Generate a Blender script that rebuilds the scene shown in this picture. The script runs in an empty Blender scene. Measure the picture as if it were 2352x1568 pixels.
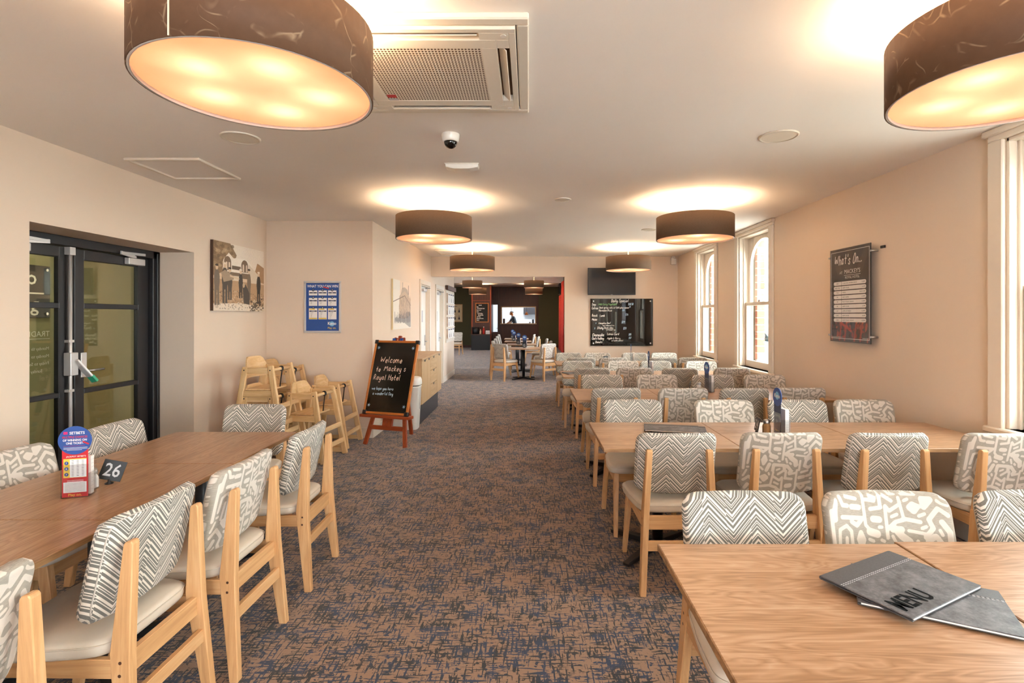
import bpy, bmesh, math, random
import numpy as np
from mathutils import Vector, Matrix
R = math.radians
PI = math.pi
SC = bpy.context.scene
COL = SC.collection
random.seed(7)

# ------------------------------------------------------------------ camera, sky, exposure
EYE = 1.52
cd = bpy.data.cameras.new('camera')
cam = bpy.data.objects.new('camera', cd)
COL.objects.link(cam)
cam.location = (0, 0, EYE)
cam.rotation_euler = (R(90), 0, 0)
cd.sensor_width = 36
cd.lens = 36 * 1200 / 2352
cd.shift_x = (1176 - 1215) / 2352
cd.shift_y = -(784 - 725) / 2352
cd.clip_start = 0.02
SC.camera = cam

SC.view_settings.view_transform = 'Standard'
SC.view_settings.look = 'None'
SC.view_settings.exposure = 1.35
SC.view_settings.gamma = 1.0
SC.view_settings.use_curve_mapping = False

W = bpy.data.worlds.new('overcast_sky')
SC.world = W
W.use_nodes = True
bg = W.node_tree.nodes['Background']
bg.inputs[0].default_value = (0.86, 0.93, 1.0, 1)
bg.inputs[1].default_value = 12.0
SC.cycles.adaptive_threshold = 0.02
SC.cycles.max_bounces = 8
SC.cycles.diffuse_bounces = 5
SC.cycles.glossy_bounces = 3
SC.cycles.transmission_bounces = 5
SC.cycles.transparent_max_bounces = 10
SC.cycles.sample_clamp_indirect = 6
SC.cycles.caustics_reflective = False
SC.cycles.caustics_refractive = False
LAMP_W = 4.0          # watts of one bulb in a drum pendant
LAMP_COL = (1.0, 0.76, 0.52)

# ------------------------------------------------------------------ materials
def lin(h):
    if not isinstance(h, str):
        return (*h, 1) if len(h) == 3 else h
    c = [int(h[i:i+2], 16) / 255 for i in (0, 2, 4)]
    return tuple(((x / 12.92) if x <= .04045 else ((x + .055) / 1.055) ** 2.4) for x in c) + (1,)

class NT:
    def __init__(s, name):
        s.m = bpy.data.materials.new(name)
        s.m.use_nodes = True
        s.t = s.m.node_tree
        s.b = s.t.nodes['Principled BSDF']
        s.out = s.t.nodes['Material Output']
    def n(s, typ, **kw):
        nd = s.t.nodes.new(typ)
        for k, v in kw.items():
            setattr(nd, k, v)
        return nd
    def l(s, a, b):
        s.t.links.new(a, b)
    def math(s, op, a, b=None, c=None):
        nd = s.n('ShaderNodeMath', operation=op)
        for i, v in enumerate((a, b, c)):
            if v is None: continue
            if isinstance(v, (int, float)): nd.inputs[i].default_value = v
            else: s.l(v, nd.inputs[i])
        return nd.outputs[0]
    def mix(s, f, a, b):
        nd = s.n('ShaderNodeMix', data_type='RGBA')
        for i, v in ((0, f), (6, a), (7, b)):
            if isinstance(v, (int, float)): nd.inputs[i].default_value = v
            elif isinstance(v, tuple): nd.inputs[i].default_value = v
            else: s.l(v, nd.inputs[i])
        return nd.outputs[2]
    def coord(s, scale=(1, 1, 1), which='Object', rot=(0, 0, 0)):
        tc = s.n('ShaderNodeTexCoord')
        mp = s.n('ShaderNodeMapping')
        mp.inputs['Scale'].default_value = scale
        mp.inputs['Rotation'].default_value = rot
        s.l(tc.outputs[which], mp.inputs[0])
        return mp.outputs[0]
    def noise(s, vec, scale, detail=3, rough=.5, dist=0):
        nd = s.n('ShaderNodeTexNoise')
        nd.inputs['Scale'].default_value = scale
        nd.inputs['Detail'].default_value = detail
        nd.inputs['Roughness'].default_value = rough
        nd.inputs['Distortion'].default_value = dist
        s.l(vec, nd.inputs['Vector'])
        return nd.outputs['Fac']
    def ramp(s, f, stops):
        nd = s.n('ShaderNodeValToRGB')
        e = nd.color_ramp.elements
        while len(e) < len(stops): e.new(.5)
        for i, (p, c) in enumerate(stops):
            e[i].position = p
            e[i].color = lin(c) if not isinstance(c, (int, float)) else (c, c, c, 1)
        s.l(f, nd.inputs[0])
        return nd.outputs[0]
    def bump(s, h, strength=.3, dist=.002):
        nd = s.n('ShaderNodeBump')
        nd.inputs['Strength'].default_value = strength
        nd.inputs['Distance'].default_value = dist
        s.l(h, nd.inputs['Height'])
        s.l(nd.outputs[0], s.b.inputs['Normal'])
    def base(s, c):
        if isinstance(c, (tuple, str)): s.b.inputs['Base Color'].default_value = lin(c)
        else: s.l(c, s.b.inputs['Base Color'])
    def rough(s, r): s.b.inputs['Roughness'].default_value = r
    def spec(s, r): s.b.inputs['Specular IOR Level'].default_value = r

def plain(name, c, rough=.5, metal=0, spec=.5, grain=.06, gscale=40, bump=0):
    t = NT(name)
    v = t.coord()
    f = t.noise(v, gscale, 3)
    c = lin(c)
    lo = tuple(x * (1 - grain) for x in c[:3]) + (1,)
    hi = tuple(min(1, x * (1 + grain)) for x in c[:3]) + (1,)
    t.base(t.mix(f, lo, hi))
    t.rough(rough); t.spec(spec)
    t.b.inputs['Metallic'].default_value = metal
    if bump: t.bump(f, bump, .001)
    return t.m

def paint(name, c, rough=.75):
    t = NT(name)
    v = t.coord()
    f = t.noise(v, 1.3, 3, .6)
    c = lin(c)
    t.base(t.mix(f, tuple(x * .965 for x in c[:3]) + (1,), tuple(min(1, x * 1.03) for x in c[:3]) + (1,)))
    t.rough(rough); t.spec(.25)
    t.bump(t.noise(v, 240, 2), .08, .001)
    return t.m

def wood(name, axis, dark, mid, light, scale=1.0, rough=.42, figure=1.0):
    t = NT(name)
    s = [26, 26, 26]; s['xyz'.index(axis)] = 1.6
    info = t.n('ShaderNodeObjectInfo')
    v = t.coord(tuple(x * scale for x in s))
    add = t.n('ShaderNodeVectorMath', operation='ADD')
    t.l(v, add.inputs[0])
    rr = t.n('ShaderNodeCombineXYZ')
    k = t.math('MULTIPLY', info.outputs['Random'], 37.0)
    for i in range(3): t.l(k, rr.inputs[i])
    t.l(rr.outputs[0], add.inputs[1])
    v = add.outputs[0]
    f = t.noise(v, 1.0, 5, .62, .9 * figure)
    fine = t.noise(v, 5.5, 2, .5)
    f2 = t.math('ADD', t.math('MULTIPLY', f, .78), t.math('MULTIPLY', fine, .22))
    c = t.ramp(f2, [(.28, dark), (.5, mid), (.72, light)])
    t.base(c); t.rough(rough); t.spec(.4)
    t.bump(f2, .12, .001)
    return t.m

def tabletop_mat():
    t = NT('walnut_laminate')
    info = t.n('ShaderNodeObjectInfo')
    tc = t.n('ShaderNodeTexCoord')
    off = t.n('ShaderNodeCombineXYZ')
    k = t.math('MULTIPLY', info.outputs['Random'], 23.0)
    t.l(k, off.inputs[0]); t.l(t.math('MULTIPLY', k, 3.7), off.inputs[1])
    add = t.n('ShaderNodeVectorMath', operation='ADD')
    t.l(tc.outputs['Object'], add.inputs[0]); t.l(off.outputs[0], add.inputs[1])
    mp = t.n('ShaderNodeMapping'); mp.inputs['Scale'].default_value = (1.1, 7.5, 1)
    t.l(add.outputs[0], mp.inputs[0])
    big = t.noise(mp.outputs[0], 1.55, 3, .5, .55)
    rings = t.math('FRACT', t.math('MULTIPLY', big, 13.0))
    tri = t.math('ABSOLUTE', t.math('SUBTRACT', t.math('MULTIPLY', rings, 2.0), 1.0))
    mp2 = t.n('ShaderNodeMapping'); mp2.inputs['Scale'].default_value = (2.4, 150, 1)
    t.l(add.outputs[0], mp2.inputs[0])
    fine = t.noise(mp2.outputs[0], 1.0, 4, .65)
    mp3 = t.n('ShaderNodeMapping'); mp3.inputs['Scale'].default_value = (.9, 14, 1)
    t.l(add.outputs[0], mp3.inputs[0])
    band = t.noise(mp3.outputs[0], 1.0, 4, .6, .3)
    s = t.math('ADD', t.math('MULTIPLY', tri, .17), t.math('ADD', t.math('MULTIPLY', fine, .5), t.math('MULTIPLY', band, .42)))
    c = t.ramp(s, [(.28, '7C5A40'), (.45, '997251'), (.58, 'AE8767'), (.76, 'C09F82')])
    t.base(c); t.rough(.30); t.spec(.5)
    t.bump(fine, .06, .0005)
    return t.m

def carpet_mat():
    t = NT('carpet_flecked')
    v = t.coord()
    def dashes(sc, seed):
        mp = t.n('ShaderNodeMapping')
        mp.inputs['Scale'].default_value = sc
        mp.inputs['Location'].default_value = (seed, seed * 1.7, 0)
        t.l(v, mp.inputs[0])
        return t.noise(mp.outputs[0], 1.0, 2.2, .55, .25)
    wob = t.noise(v, 55, 2)
    h = dashes((11, 92, 1), 3.1)
    w = dashes((92, 11, 1), 9.7)
    blk = t.math('SUBTRACT', dashes((38, 50, 1), 5.3), .035)
    reg = t.noise(v, 6.5, 2, .5)
    m = t.math('MAXIMUM', t.math('MAXIMUM', h, w), blk)
    m = t.math('ADD', m, t.math('MULTIPLY', t.math('SUBTRACT', reg, .5), .25))
    m = t.math('ADD', m, t.math('MULTIPLY', t.math('SUBTRACT', wob, .5), .12))
    mk = t.ramp(m, [(.534, 0.0), (.578, 1.0)])
    pile = t.noise(v, 420, 2)
    warm = t.noise(v, 2.3, 3)
    b0 = t.mix(warm, lin('937259'), lin('A4856C'))
    b1 = t.mix(t.math('MULTIPLY', pile, .55), b0, lin('775742'))
    dk = t.mix(t.ramp(t.noise(v, 9, 2), [(.42, 0.0), (.6, 1.0)]), lin('242222'), lin('25324A'))
    t.base(t.mix(mk, b1, dk))
    t.rough(.95); t.spec(.08)
    t.b.inputs['Sheen Weight'].default_value = .25
    t.bump(pile, .5, .004)
    return t.m

def chevron_mat():
    t = NT('chevron_fabric')
    tc = t.n('ShaderNodeTexCoord')
    sp = t.n('ShaderNodeSeparateXYZ'); t.l(tc.outputs['UV'], sp.inputs[0])
    u, v = sp.outputs[0], sp.outputs[1]
    P = .176
    uu = t.math('DIVIDE', u, P)
    fr = t.math('FRACT', t.math('ADD', uu, 50.25))
    tri = t.math('ABSOLUTE', t.math('SUBTRACT', t.math('MULTIPLY', fr, 2.0), 1.0))   # 0..1
    z = t.math('MULTIPLY', tri, P * .5 * 1.05)
    col = t.math('FLOOR', t.math('MULTIPLY', t.math('ADD', uu, 50.125), 2.0))
    jump = t.math('MULTIPLY', t.math('FRACT', t.math('MULTIPLY', col, .37)), .050)
    s = t.math('FRACT', t.math('DIVIDE', t.math('ADD', t.math('ADD', t.math('SUBTRACT', v, z), 10.0), jump), .112))
    # three stripes of different widths in one repeat
    def band(a, b):
        return t.math('MULTIPLY', t.math('GREATER_THAN', s, a), t.math('LESS_THAN', s, b))
    d = 0.0
    for a_, b_ in ((0, .09), (.125, .19), (.275, .375), (.455, .545), (.58, .62), (.71, .80), (.83, .90), (.925, .965)):
        d = t.math('ADD', band(a_, b_), d)
    wv = t.noise(t.coord((260, 700, 1), 'UV'), 1.0, 2)
    lightc = t.mix(wv, lin('CFC4B5'), lin('E6DED2'))
    darkc = t.mix(wv, lin('5C5953'), lin('85817A'))
    t.base(t.mix(d, lightc, darkc))
    t.rough(.9); t.spec(.1)
    t.b.inputs['Sheen Weight'].default_value = .15
    t.bump(wv, .25, .001)
    return t.m

def maze_mat():
    t = NT('maze_fabric')
    at = t.n('ShaderNodeAttribute'); at.attribute_name = 'motif'
    d = t.ramp(t.math('ADD', t.math('MULTIPLY', at.outputs['Fac'], 90.0), .5), [(.44, 0.0), (.56, 1.0)])
    uv = t.coord((60, 900, 1), 'UV')
    wv = t.noise(uv, 1.0, 3, .7)
    fine = t.noise(t.coord((500, 900, 1), 'UV'), 1.0, 1)
    lightc = t.mix(wv, lin('CABFB3'), lin('D8CFC4'))
    darkc = t.ramp(wv, [(.3, '8C857A'), (.55, 'A59D91'), (.75, 'B3ABA0')])
    t.base(t.mix(d, darkc, lightc))
    t.rough(.9); t.spec(.1)
    t.b.inputs['Sheen Weight'].default_value = .15
    t.bump(fine, .25, .001)
    return t.m

def shade_mat():
    t = NT('crinkled_brown_shade')
    v = t.coord()
    warp = t.math('MULTIPLY', t.noise(v, 7, 1), .16)
    nd = t.n('ShaderNodeTexVoronoi', feature='DISTANCE_TO_EDGE')
    nd.inputs['Scale'].default_value = 11
    mp = t.n('ShaderNodeVectorMath', operation='ADD')
    cx = t.n('ShaderNodeCombineXYZ')
    for i in range(3): t.l(warp, cx.inputs[i])
    t.l(v, mp.inputs[0]); t.l(cx.outputs[0], mp.inputs[1])
    t.l(mp.outputs[0], nd.inputs['Vector'])
    gate = t.ramp(t.noise(v, 11, 2), [(.50, 0.0), (.60, 1.0)])
    crease = t.math('MULTIPLY', t.ramp(nd.outputs[0], [(0.0, 1.0), (.045, 0.0)]), gate)
    f = t.noise(v, 30, 3)
    c = t.mix(f, lin('5C402D'), lin('6B4D38'))
    t.base(t.mix(t.math('MULTIPLY', crease, .75), c, lin('A98D70')))
    t.rough(.62); t.spec(.3)
    t.bump(crease, .5, .002)
    return t.m

def linen_shade_mat():
    t = NT('linen_brown_shade')
    f = t.noise(t.coord((60, 60, 300)), 1.0, 3)
    t.base(t.mix(f, lin('5F4938'), lin('735C49')))
    t.rough(.8); t.spec(.2)
    t.bump(f, .2, .001)
    return t.m

def diffuser_mat():
    t = NT('opal_diffuser')
    tr = t.n('ShaderNodeBsdfTranslucent'); tr.inputs[0].default_value = lin('F6D2A0')
    df = t.n('ShaderNodeBsdfDiffuse'); df.inputs[0].default_value = lin('F3DFC0')
    f = t.noise(t.coord(), 12, 3)
    t.l(t.mix(f, (.34, .265, .235, 1), (.38, .30, .27, 1)), tr.inputs[0])
    mx = t.n('ShaderNodeMixShader'); mx.inputs[0].default_value = .72
    t.l(df.outputs[0], mx.inputs[1]); t.l(tr.outputs[0], mx.inputs[2])
    t.l(mx.outputs[0], t.out.inputs[0])
    return t.m

def glass_mat(name='clear_glass', tint=(.93, .96, .93, 1), refl=.09):
    t = NT(name)
    tr = t.n('ShaderNodeBsdfTransparent'); tr.inputs[0].default_value = tint
    gl = t.n('ShaderNodeBsdfGlossy'); gl.inputs['Roughness'].default_value = .02
    fz = t.n('ShaderNodeLayerWeight'); fz.inputs[0].default_value = .25
    k = t.math('ADD', t.math('MULTIPLY', fz.outputs['Fresnel'], refl * 3.0), refl * .4)
    mx = t.n('ShaderNodeMixShader')
    t.l(k, mx.inputs[0]); t.l(tr.outputs[0], mx.inputs[1]); t.l(gl.outputs[0], mx.inputs[2])
    t.l(mx.outputs[0], t.out.inputs[0])
    return t.m

def perforated_mat():
    t = NT('perforated_white_plastic')
    sp = t.n('ShaderNodeSeparateXYZ'); tc = t.n('ShaderNodeTexCoord')
    t.l(tc.outputs['Object'], sp.inputs[0])
    def cell(o, p):
        return t.math('SUBTRACT', t.math('FRACT', t.math('ADD', t.math('DIVIDE', o, p), 100.5)), .5)
    cx, cy = cell(sp.outputs[0], .0145), cell(sp.outputs[1], .0185)
    ax = t.math('MULTIPLY', cx, 1.0); ay = t.math('MULTIPLY', cy, 1.0)
    d = t.math('MAXIMUM', t.math('ABSOLUTE', ax), t.math('ABSOLUTE', ay))
    hole = t.math('LESS_THAN', d, .30)
    t.base(t.mix(hole, lin('E2D8C8'), lin('5E4630')))
    t.rough(.5)
    t.bump(hole, -.6, .003)
    return t.m

def vcol(name, rough=.6, spec=.3):
    t = NT(name)
    at = t.n('ShaderNodeAttribute'); at.attribute_name = 'print'
    f = t.noise(t.coord(), 300, 1)
    mm = t.mix(t.math('MULTIPLY', f, .12), at.outputs['Color'], (.5, .45, .4, 1))
    t.base(mm); t.rough(rough); t.spec(spec)
    return t.m

def emit(name, c, s):
    t = NT(name)
    t.base(c)
    t.b.inputs['Emission Color'].default_value = lin(c)
    t.b.inputs['Emission Strength'].default_value = s
    return t.m

def brick_mat():
    t = NT('red_brick')
    info = t.n('ShaderNodeObjectInfo')
    f = t.noise(t.coord(), 30, 4)
    a = t.mix(info.outputs['Random'], lin('B06B56'), lin('C88470'))
    t.base(t.mix(t.math('MULTIPLY', f, .4), a, lin('7F4332')))
    t.rough(.9); t.bump(f, .4, .003)
    return t.m

MT = {}
MT['wall'] = paint('warm_beige_wall_paint', 'E0CCB8')
MT['ceil'] = paint('cream_ceiling_paint', 'F1EAE3', .85)
MT['trim'] = paint('cream_gloss_trim', 'E0D3C3', .4)
MT['white'] = plain('white_paint', 'E8E2DA', .4, grain=.02)
MT['plastic'] = plain('white_plastic', 'E9E4DC', .35, grain=.02)
MT['carpet'] = carpet_mat()
MT['table'] = tabletop_mat()
MT['ply'] = wood('ply_edge', 'x', '6B4A2E', '9C7650', 'B7946C', 1, .5)
for ax in 'xyz':
    MT['ash' + ax] = wood('pale_ash_' + ax, ax, 'B48658', 'CB9C6B', 'DAB183')
    MT['pine' + ax] = wood('pine_' + ax, ax, 'C69C68', 'DDB784', 'E9CB9F')
    MT['oak' + ax] = wood('oak_laminate_' + ax, ax, 'B48F64', 'C9A67B', 'D9BC94')
    MT['dwood' + ax] = wood('dark_brown_panel_' + ax, ax, '3A2117', '4A2A1D', '5A3524')
    MT['red' + ax] = wood('red_stained_wood_' + ax, ax, '7E3115', '97411F', 'AB5028')
    MT['teak' + ax] = wood('orange_wood_' + ax, ax, '9A5420', 'BC6F30', 'D08A45')
MT['zig'] = chevron_mat()
MT['maze'] = maze_mat()
MT['vinyl'] = plain('beige_vinyl', 'CBBEAD', .42, grain=.05, gscale=25, bump=.05)
MT['pipe'] = plain('grey_piping', 'B8B0A5', .8, grain=.3, gscale=300)
MT['black'] = plain('black_metal', '17171A', .4, grain=.1)
MT['dframe'] = plain('black_door_frame', '1E1D20', .38, grain=.1, gscale=8)
MT['shade'] = shade_mat()
MT['linen'] = linen_shade_mat()
MT['shadein'] = plain('cream_shade_lining', 'F0E0C6', .7, grain=.03)
MT['diff'] = diffuser_mat()
MT['glass'] = glass_mat()
MT['dglass'] = glass_mat('door_glass', (.86, .89, .80, 1), .12)
MT['acr'] = glass_mat('clear_acrylic', (.93, .94, .95, 1), .1)
MT['sacr'] = glass_mat('sign_acrylic', (.985, .985, .985, 1), .02)
MT['steel'] = plain('brushed_steel', 'B9B7B6', .3, metal=1, grain=.05)
MT['alu'] = plain('satin_aluminium', 'CFCBC8', .35, metal=.35, grain=.03)
MT['perf'] = perforated_mat()
MT['acw'] = plain('cream_plastic', 'E2D9CA', .45, grain=.02)
MT['vent'] = plain('brown_vent_cavity', '6A4E33', .8)
MT['gloss'] = plain('gloss_black_acrylic', '0C0B0B', .03, grain=.0, spec=.6)
MT['screen'] = plain('dark_screen', '1B1A1C', .18, grain=.05)
MT['chalkboard'] = plain('black_chalkboard', '14110F', .16, grain=.3, gscale=4)
MT['chalk'] = plain('white_chalk', 'F1EAE2', .8)
MT['chalkp'] = plain('pink_chalk', 'EBCDBB', .8)
MT['chalkb'] = plain('blue_chalk', 'BFDDF0', .8)
MT['chalkg'] = plain('green_chalk', '8FBE7A', .8)
MT['pr'] = vcol('printed_canvas')
MT['green'] = plain('olive_green_wall', '4C4628', .7, grain=.1, gscale=2)
MT['lobby'] = paint('sage_wall', '93906F', .7)
MT['brick'] = brick_mat()
MT['mortar'] = plain('pale_mortar', 'C8BCAE', .9)
def leather_mat():
    t = NT('mottled_grey_leather')
    v = t.coord()
    f = t.noise(v, 22, 5, .7)
    g = t.noise(v, 160, 2)
    m = t.math('ADD', t.math('MULTIPLY', f, .8), t.math('MULTIPLY', g, .2))
    t.base(t.ramp(m, [(.38, '3F3E40'), (.52, '5A595B'), (.66, '747274')]))
    t.rough(.5); t.spec(.4); t.bump(g, .15, .001)
    return t.m
MT['leather'] = leather_mat()
MT['leather2'] = plain('darker_grained_leather', '464547', .5, grain=.4, gscale=220, bump=.6)
MT['ink'] = plain('black_ink', '121212', .5)
MT['menuink'] = plain('matt_black_ink', '0B0B0B', .9, spec=.1)
MT['paper'] = plain('white_paper', 'ECE7E2', .7, grain=.02)
MT['blue'] = plain('blue_print', '274F96', .45, grain=.08, gscale=6)
MT['rprint'] = plain('red_print', 'C3232E', .45)
MT['pink'] = plain('magenta_print', 'D2206B', .45)
MT['yellow'] = plain('yellow_print', 'E6C04A', .5)
MT['skyb'] = plain('light_blue_print', '77B6DA', .5)
MT['wprint'] = plain('white_print', 'EFEAE6', .6, grain=.02)
MT['gprint'] = plain('grey_print', 'BAB8BA', .5)
MT['navy'] = plain('navy_print', '23304F', .5)
MT['sauce'] = plain('red_sauce', 'B52A22', .3)
MT['salt'] = plain('white_salt', 'E9E4DE', .8)
MT['pepper'] = plain('brown_pepper', 'B98F5C', .8)
MT['curtain'] = plain('red_curtain', 'DC463A', .75, grain=.2, gscale=12)
MT['copper'] = plain('copper', 'B8703A', .3, metal=.8)
MT['concrete'] = plain('pale_concrete', 'B5B2AC', .9)
MT['carpaint'] = plain('silver_car_paint', 'D3D4D6', .25)
MT['tyre'] = plain('black_tyre', '1A1A1A', .8)
MT['carglass'] = plain('dark_car_glass', '20262B', .08)
MT['brown'] = plain('dark_brown_board', '4A2C1C', .5)
MT['plinth'] = plain('charcoal_plinth', '3B383B', .6)
MT['kitchen'] = plain('white_kitchen_wall', 'E4E8EA', .6)
MT['cream'] = plain('cream_print', 'D8C49A', .6)
MT['teal'] = plain('green_label', '2E9C74', .5)

# ------------------------------------------------------------------ mesh building
class B:
    def __init__(s):
        s.v = []; s.f = []; s.sm = []
    def add(s, vs, fs, smooth=False):
        o = len(s.v)
        s.v += [tuple(x) for x in vs]
        s.f += [tuple(i + o for i in f) for f in fs]
        s.sm += [smooth] * len(fs)
        return s
    def hexa(s, p):
        return s.add(p, [(0, 3, 2, 1), (4, 5, 6, 7), (0, 1, 5, 4), (1, 2, 6, 5), (2, 3, 7, 6), (3, 0, 4, 7)])
    def box(s, x0, x1, y0, y1, z0, z1):
        return s.hexa([(x0, y0, z0), (x1, y0, z0), (x1, y1, z0), (x0, y1, z0), (x0, y0, z1), (x1, y0, z1), (x1, y1, z1), (x0, y1, z1)])
    def cbox(s, cx, cy, cz, sx, sy, sz):
        return s.box(cx - sx / 2, cx + sx / 2, cy - sy / 2, cy + sy / 2, cz - sz / 2, cz + sz / 2)
    def bar(s, a, b, w, d, w2=None, d2=None, side=(1, 0, 0)):
        """tapering rectangular bar from a to b; w along 'side', d across"""
        a, b = Vector(a), Vector(b); w2 = w if w2 is None else w2; d2 = d if d2 is None else d2
        t = (b - a).normalized(); sx = Vector(side)
        sy = t.cross(sx).normalized(); sx = sy.cross(t).normalized()
        P = []
        for c, ww, dd in ((a, w, d), (b, w2, d2)):
            for i, j in ((-1, -1), (1, -1), (1, 1), (-1, 1)):
                P.append(c + sx * ww / 2 * i + sy * dd / 2 * j)
        return s.hexa(P)
    def prism(s, poly, y0, y1, axis='y'):
        """polygon in the plane across 'axis', extruded from y0 to y1"""
        def P(a, b, t):
            return {'y': (a, t, b), 'x': (t, a, b), 'z': (a, b, t)}[axis]
        n = len(poly)
        vs = [P(a, b, y0) for a, b in poly] + [P(a, b, y1) for a, b in poly]
        fs = [tuple(range(n - 1, -1, -1)), tuple(range(n, 2 * n))]
        fs += [(i, (i + 1) % n, n + (i + 1) % n, n + i) for i in range(n)]
        return s.add(vs, fs)
    def tube(s, path, r, n=8, closed=False, cap=True):
        path = [Vector(p) for p in path]; m = len(path)
        rad = r if isinstance(r, (list, tuple)) else [r] * m
        vs = []; up = Vector((0.31, 0.2, .93)).normalized()
        for i, p in enumerate(path):
            if closed: t = path[(i + 1) % m] - path[i - 1]
            else: t = path[min(i + 1, m - 1)] - path[max(i - 1, 0)]
            t.normalize()
            a = t.cross(up)
            if a.length < .05: a = t.cross(Vector((1, 0, 0)))
            a.normalize(); b = t.cross(a)
            for k in range(n):
                g = 2 * PI * k / n
                vs.append(p + a * math.cos(g) * rad[i] + b * math.sin(g) * rad[i])
        fs = []
        for i in range(m if closed else m - 1):
            j = (i + 1) % m
            for k in range(n):
                q = (k + 1) % n
                fs.append((i * n + k, i * n + q, j * n + q, j * n + k))
        s.add(vs, fs, True)
        if cap and not closed:
            o = len(s.v) - len(vs)
            s.f += [tuple(o + k for k in range(n - 1, -1, -1)), tuple(o + (m - 1) * n + k for k in range(n))]
            s.sm += [False, False]
        return s
    def lathe(s, prof, n=32, c=(0, 0, 0), smooth=True, sx=1, sy=1):
        vs = []; fs = []
        m = len(prof)
        for r, z in prof:
            for k in range(n):
                g = 2 * PI * k / n
                vs.append((c[0] + r * math.cos(g) * sx, c[1] + r * math.sin(g) * sy, c[2] + z))
        for i in range(m - 1):
            for k in range(n):
                q = (k + 1) % n
                fs.append((i * n + k, i * n + q, (i + 1) * n + q, (i + 1) * n + k))
        s.add(vs, fs, smooth)
        return s
    def disc(s, c, r, n=32, normal='z', thick=0.0):
        vs = []
        for k in range(n):
            g = 2 * PI * k / n
            a, b = r * math.cos(g), r * math.sin(g)
            vs.append({'z': (c[0] + a, c[1] + b, c[2]), 'y': (c[0] + a, c[1], c[2] + b), 'x': (c[0], c[1] + a, c[2] + b)}[normal])
        if not thick:
            return s.add(vs, [tuple(range(n))])
        d = {'z': (0, 0, thick), 'y': (0, thick, 0), 'x': (thick, 0, 0)}[normal]
        v2 = [(x + d[0], y + d[1], z + d[2]) for x, y, z in vs]
        fs = [tuple(range(n - 1, -1, -1)), tuple(range(n, 2 * n))] + [(k, (k + 1) % n, n + (k + 1) % n, n + k) for k in range(n)]
        return s.add(vs + v2, fs)
    def ribbon(s, pts, w, y=0.0):
        """flat stroke in the x-z plane facing -y"""
        m = len(pts)
        if m < 2: return s
        vs = []
        for i in range(m):
            a = pts[max(i - 1, 0)]; b = pts[min(i + 1, m - 1)]
            dx, dz = b[0] - a[0], b[1] - a[1]; L = math.hypot(dx, dz) or 1
            nx, nz = -dz / L * w / 2, dx / L * w / 2
            ex = 0
            vs += [(pts[i][0] + nx, y, pts[i][1] + nz), (pts[i][0] - nx, y, pts[i][1] - nz)]
        return s.add(vs, [(2 * i, 2 * i + 1, 2 * i + 3, 2 * i + 2) for i in range(m - 1)])
    def xf(s, M):
        s.v = [tuple(M @ Vector(p)) for p in s.v]
        return s
    def build(s, name, mat, parent=None, bevel=0, seg=1, smooth=False, kind=None, label=None, ang=.5):
        me = bpy.data.meshes.new(name)
        me.from_pydata(s.v, [], s.f)
        me.polygons.foreach_set('use_smooth', [True] * len(s.f) if smooth else s.sm)
        bm = bmesh.new(); bm.from_mesh(me)
        bmesh.ops.recalc_face_normals(bm, faces=bm.faces)
        if bevel:
            ed = [e for e in bm.edges if len(e.link_faces) == 2 and e.calc_face_angle(0) > ang]
            bmesh.ops.bevel(bm, geom=ed, offset=bevel, segments=seg, affect='EDGES', profile=.5, clamp_overlap=True)
        bm.to_mesh(me); bm.free()
        me.materials.append(mat)
        return link(me, name, parent, kind, label)

def link(me, name, parent=None, kind=None, label=None):
    o = bpy.data.objects.new(name, me)
    COL.objects.link(o)
    if parent is not None: o.parent = parent
    if kind: o['kind'] = kind
    if label: o['label'] = label
    return o

def tag(o, label, cat, group=None):
    o['label'] = label; o['category'] = cat
    if group: o['group'] = group
    return o

def thing(name, label=None, cat=None, loc=(0, 0, 0), rz=0, group=None):
    o = bpy.data.objects.new(name, None)
    o.empty_display_size = .1
    COL.objects.link(o)
    o.location = loc; o.rotation_euler = (0, 0, rz)
    if label: tag(o, label, cat, group)
    return o

def dup(root, loc, rz, label, group=None):
    r = root.copy(); COL.objects.link(r)
    r.location = loc; r.rotation_euler = (0, 0, rz)
    if label: r['label'] = label
    if group: r['group'] = group
    for ch in list(root.children):
        c = ch.copy(); COL.objects.link(c); c.parent = r
        for g in list(ch.children):
            d = g.copy(); COL.objects.link(d); d.parent = c
    return r

def struct(name, b, mat, bevel=0):
    return b.build(name, mat, None, bevel, kind='structure')

def sroot(name, loc=(0, 0, 0), rz=0):
    o = thing(name, loc=loc, rz=rz); o['kind'] = 'structure'
    return o

def text(b, s, x, z, size, y=0.0, align='CENTER', bold=0.0, shear=0.0, sx=1.0, M=None):
    """flat lettering in the x-z plane, readable from -y"""
    cu = bpy.data.curves.new('t', 'FONT')
    cu.body = s; cu.size = size; cu.align_x = align
    cu.offset = bold * size; cu.shear = shear; cu.resolution_u = 2
    o = bpy.data.objects.new('t', cu)
    me = bpy.data.meshes.new_from_object(o)
    vs = [(x + v.co.x * sx, y, z + v.co.y) for v in me.vertices]
    if M is not None: vs = [tuple(M @ Vector(v)) for v in vs]
    b.add(vs, [tuple(p.vertices) for p in me.polygons])
    bpy.data.objects.remove(o); bpy.data.curves.remove(cu); bpy.data.meshes.remove(me)
    return b

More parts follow.
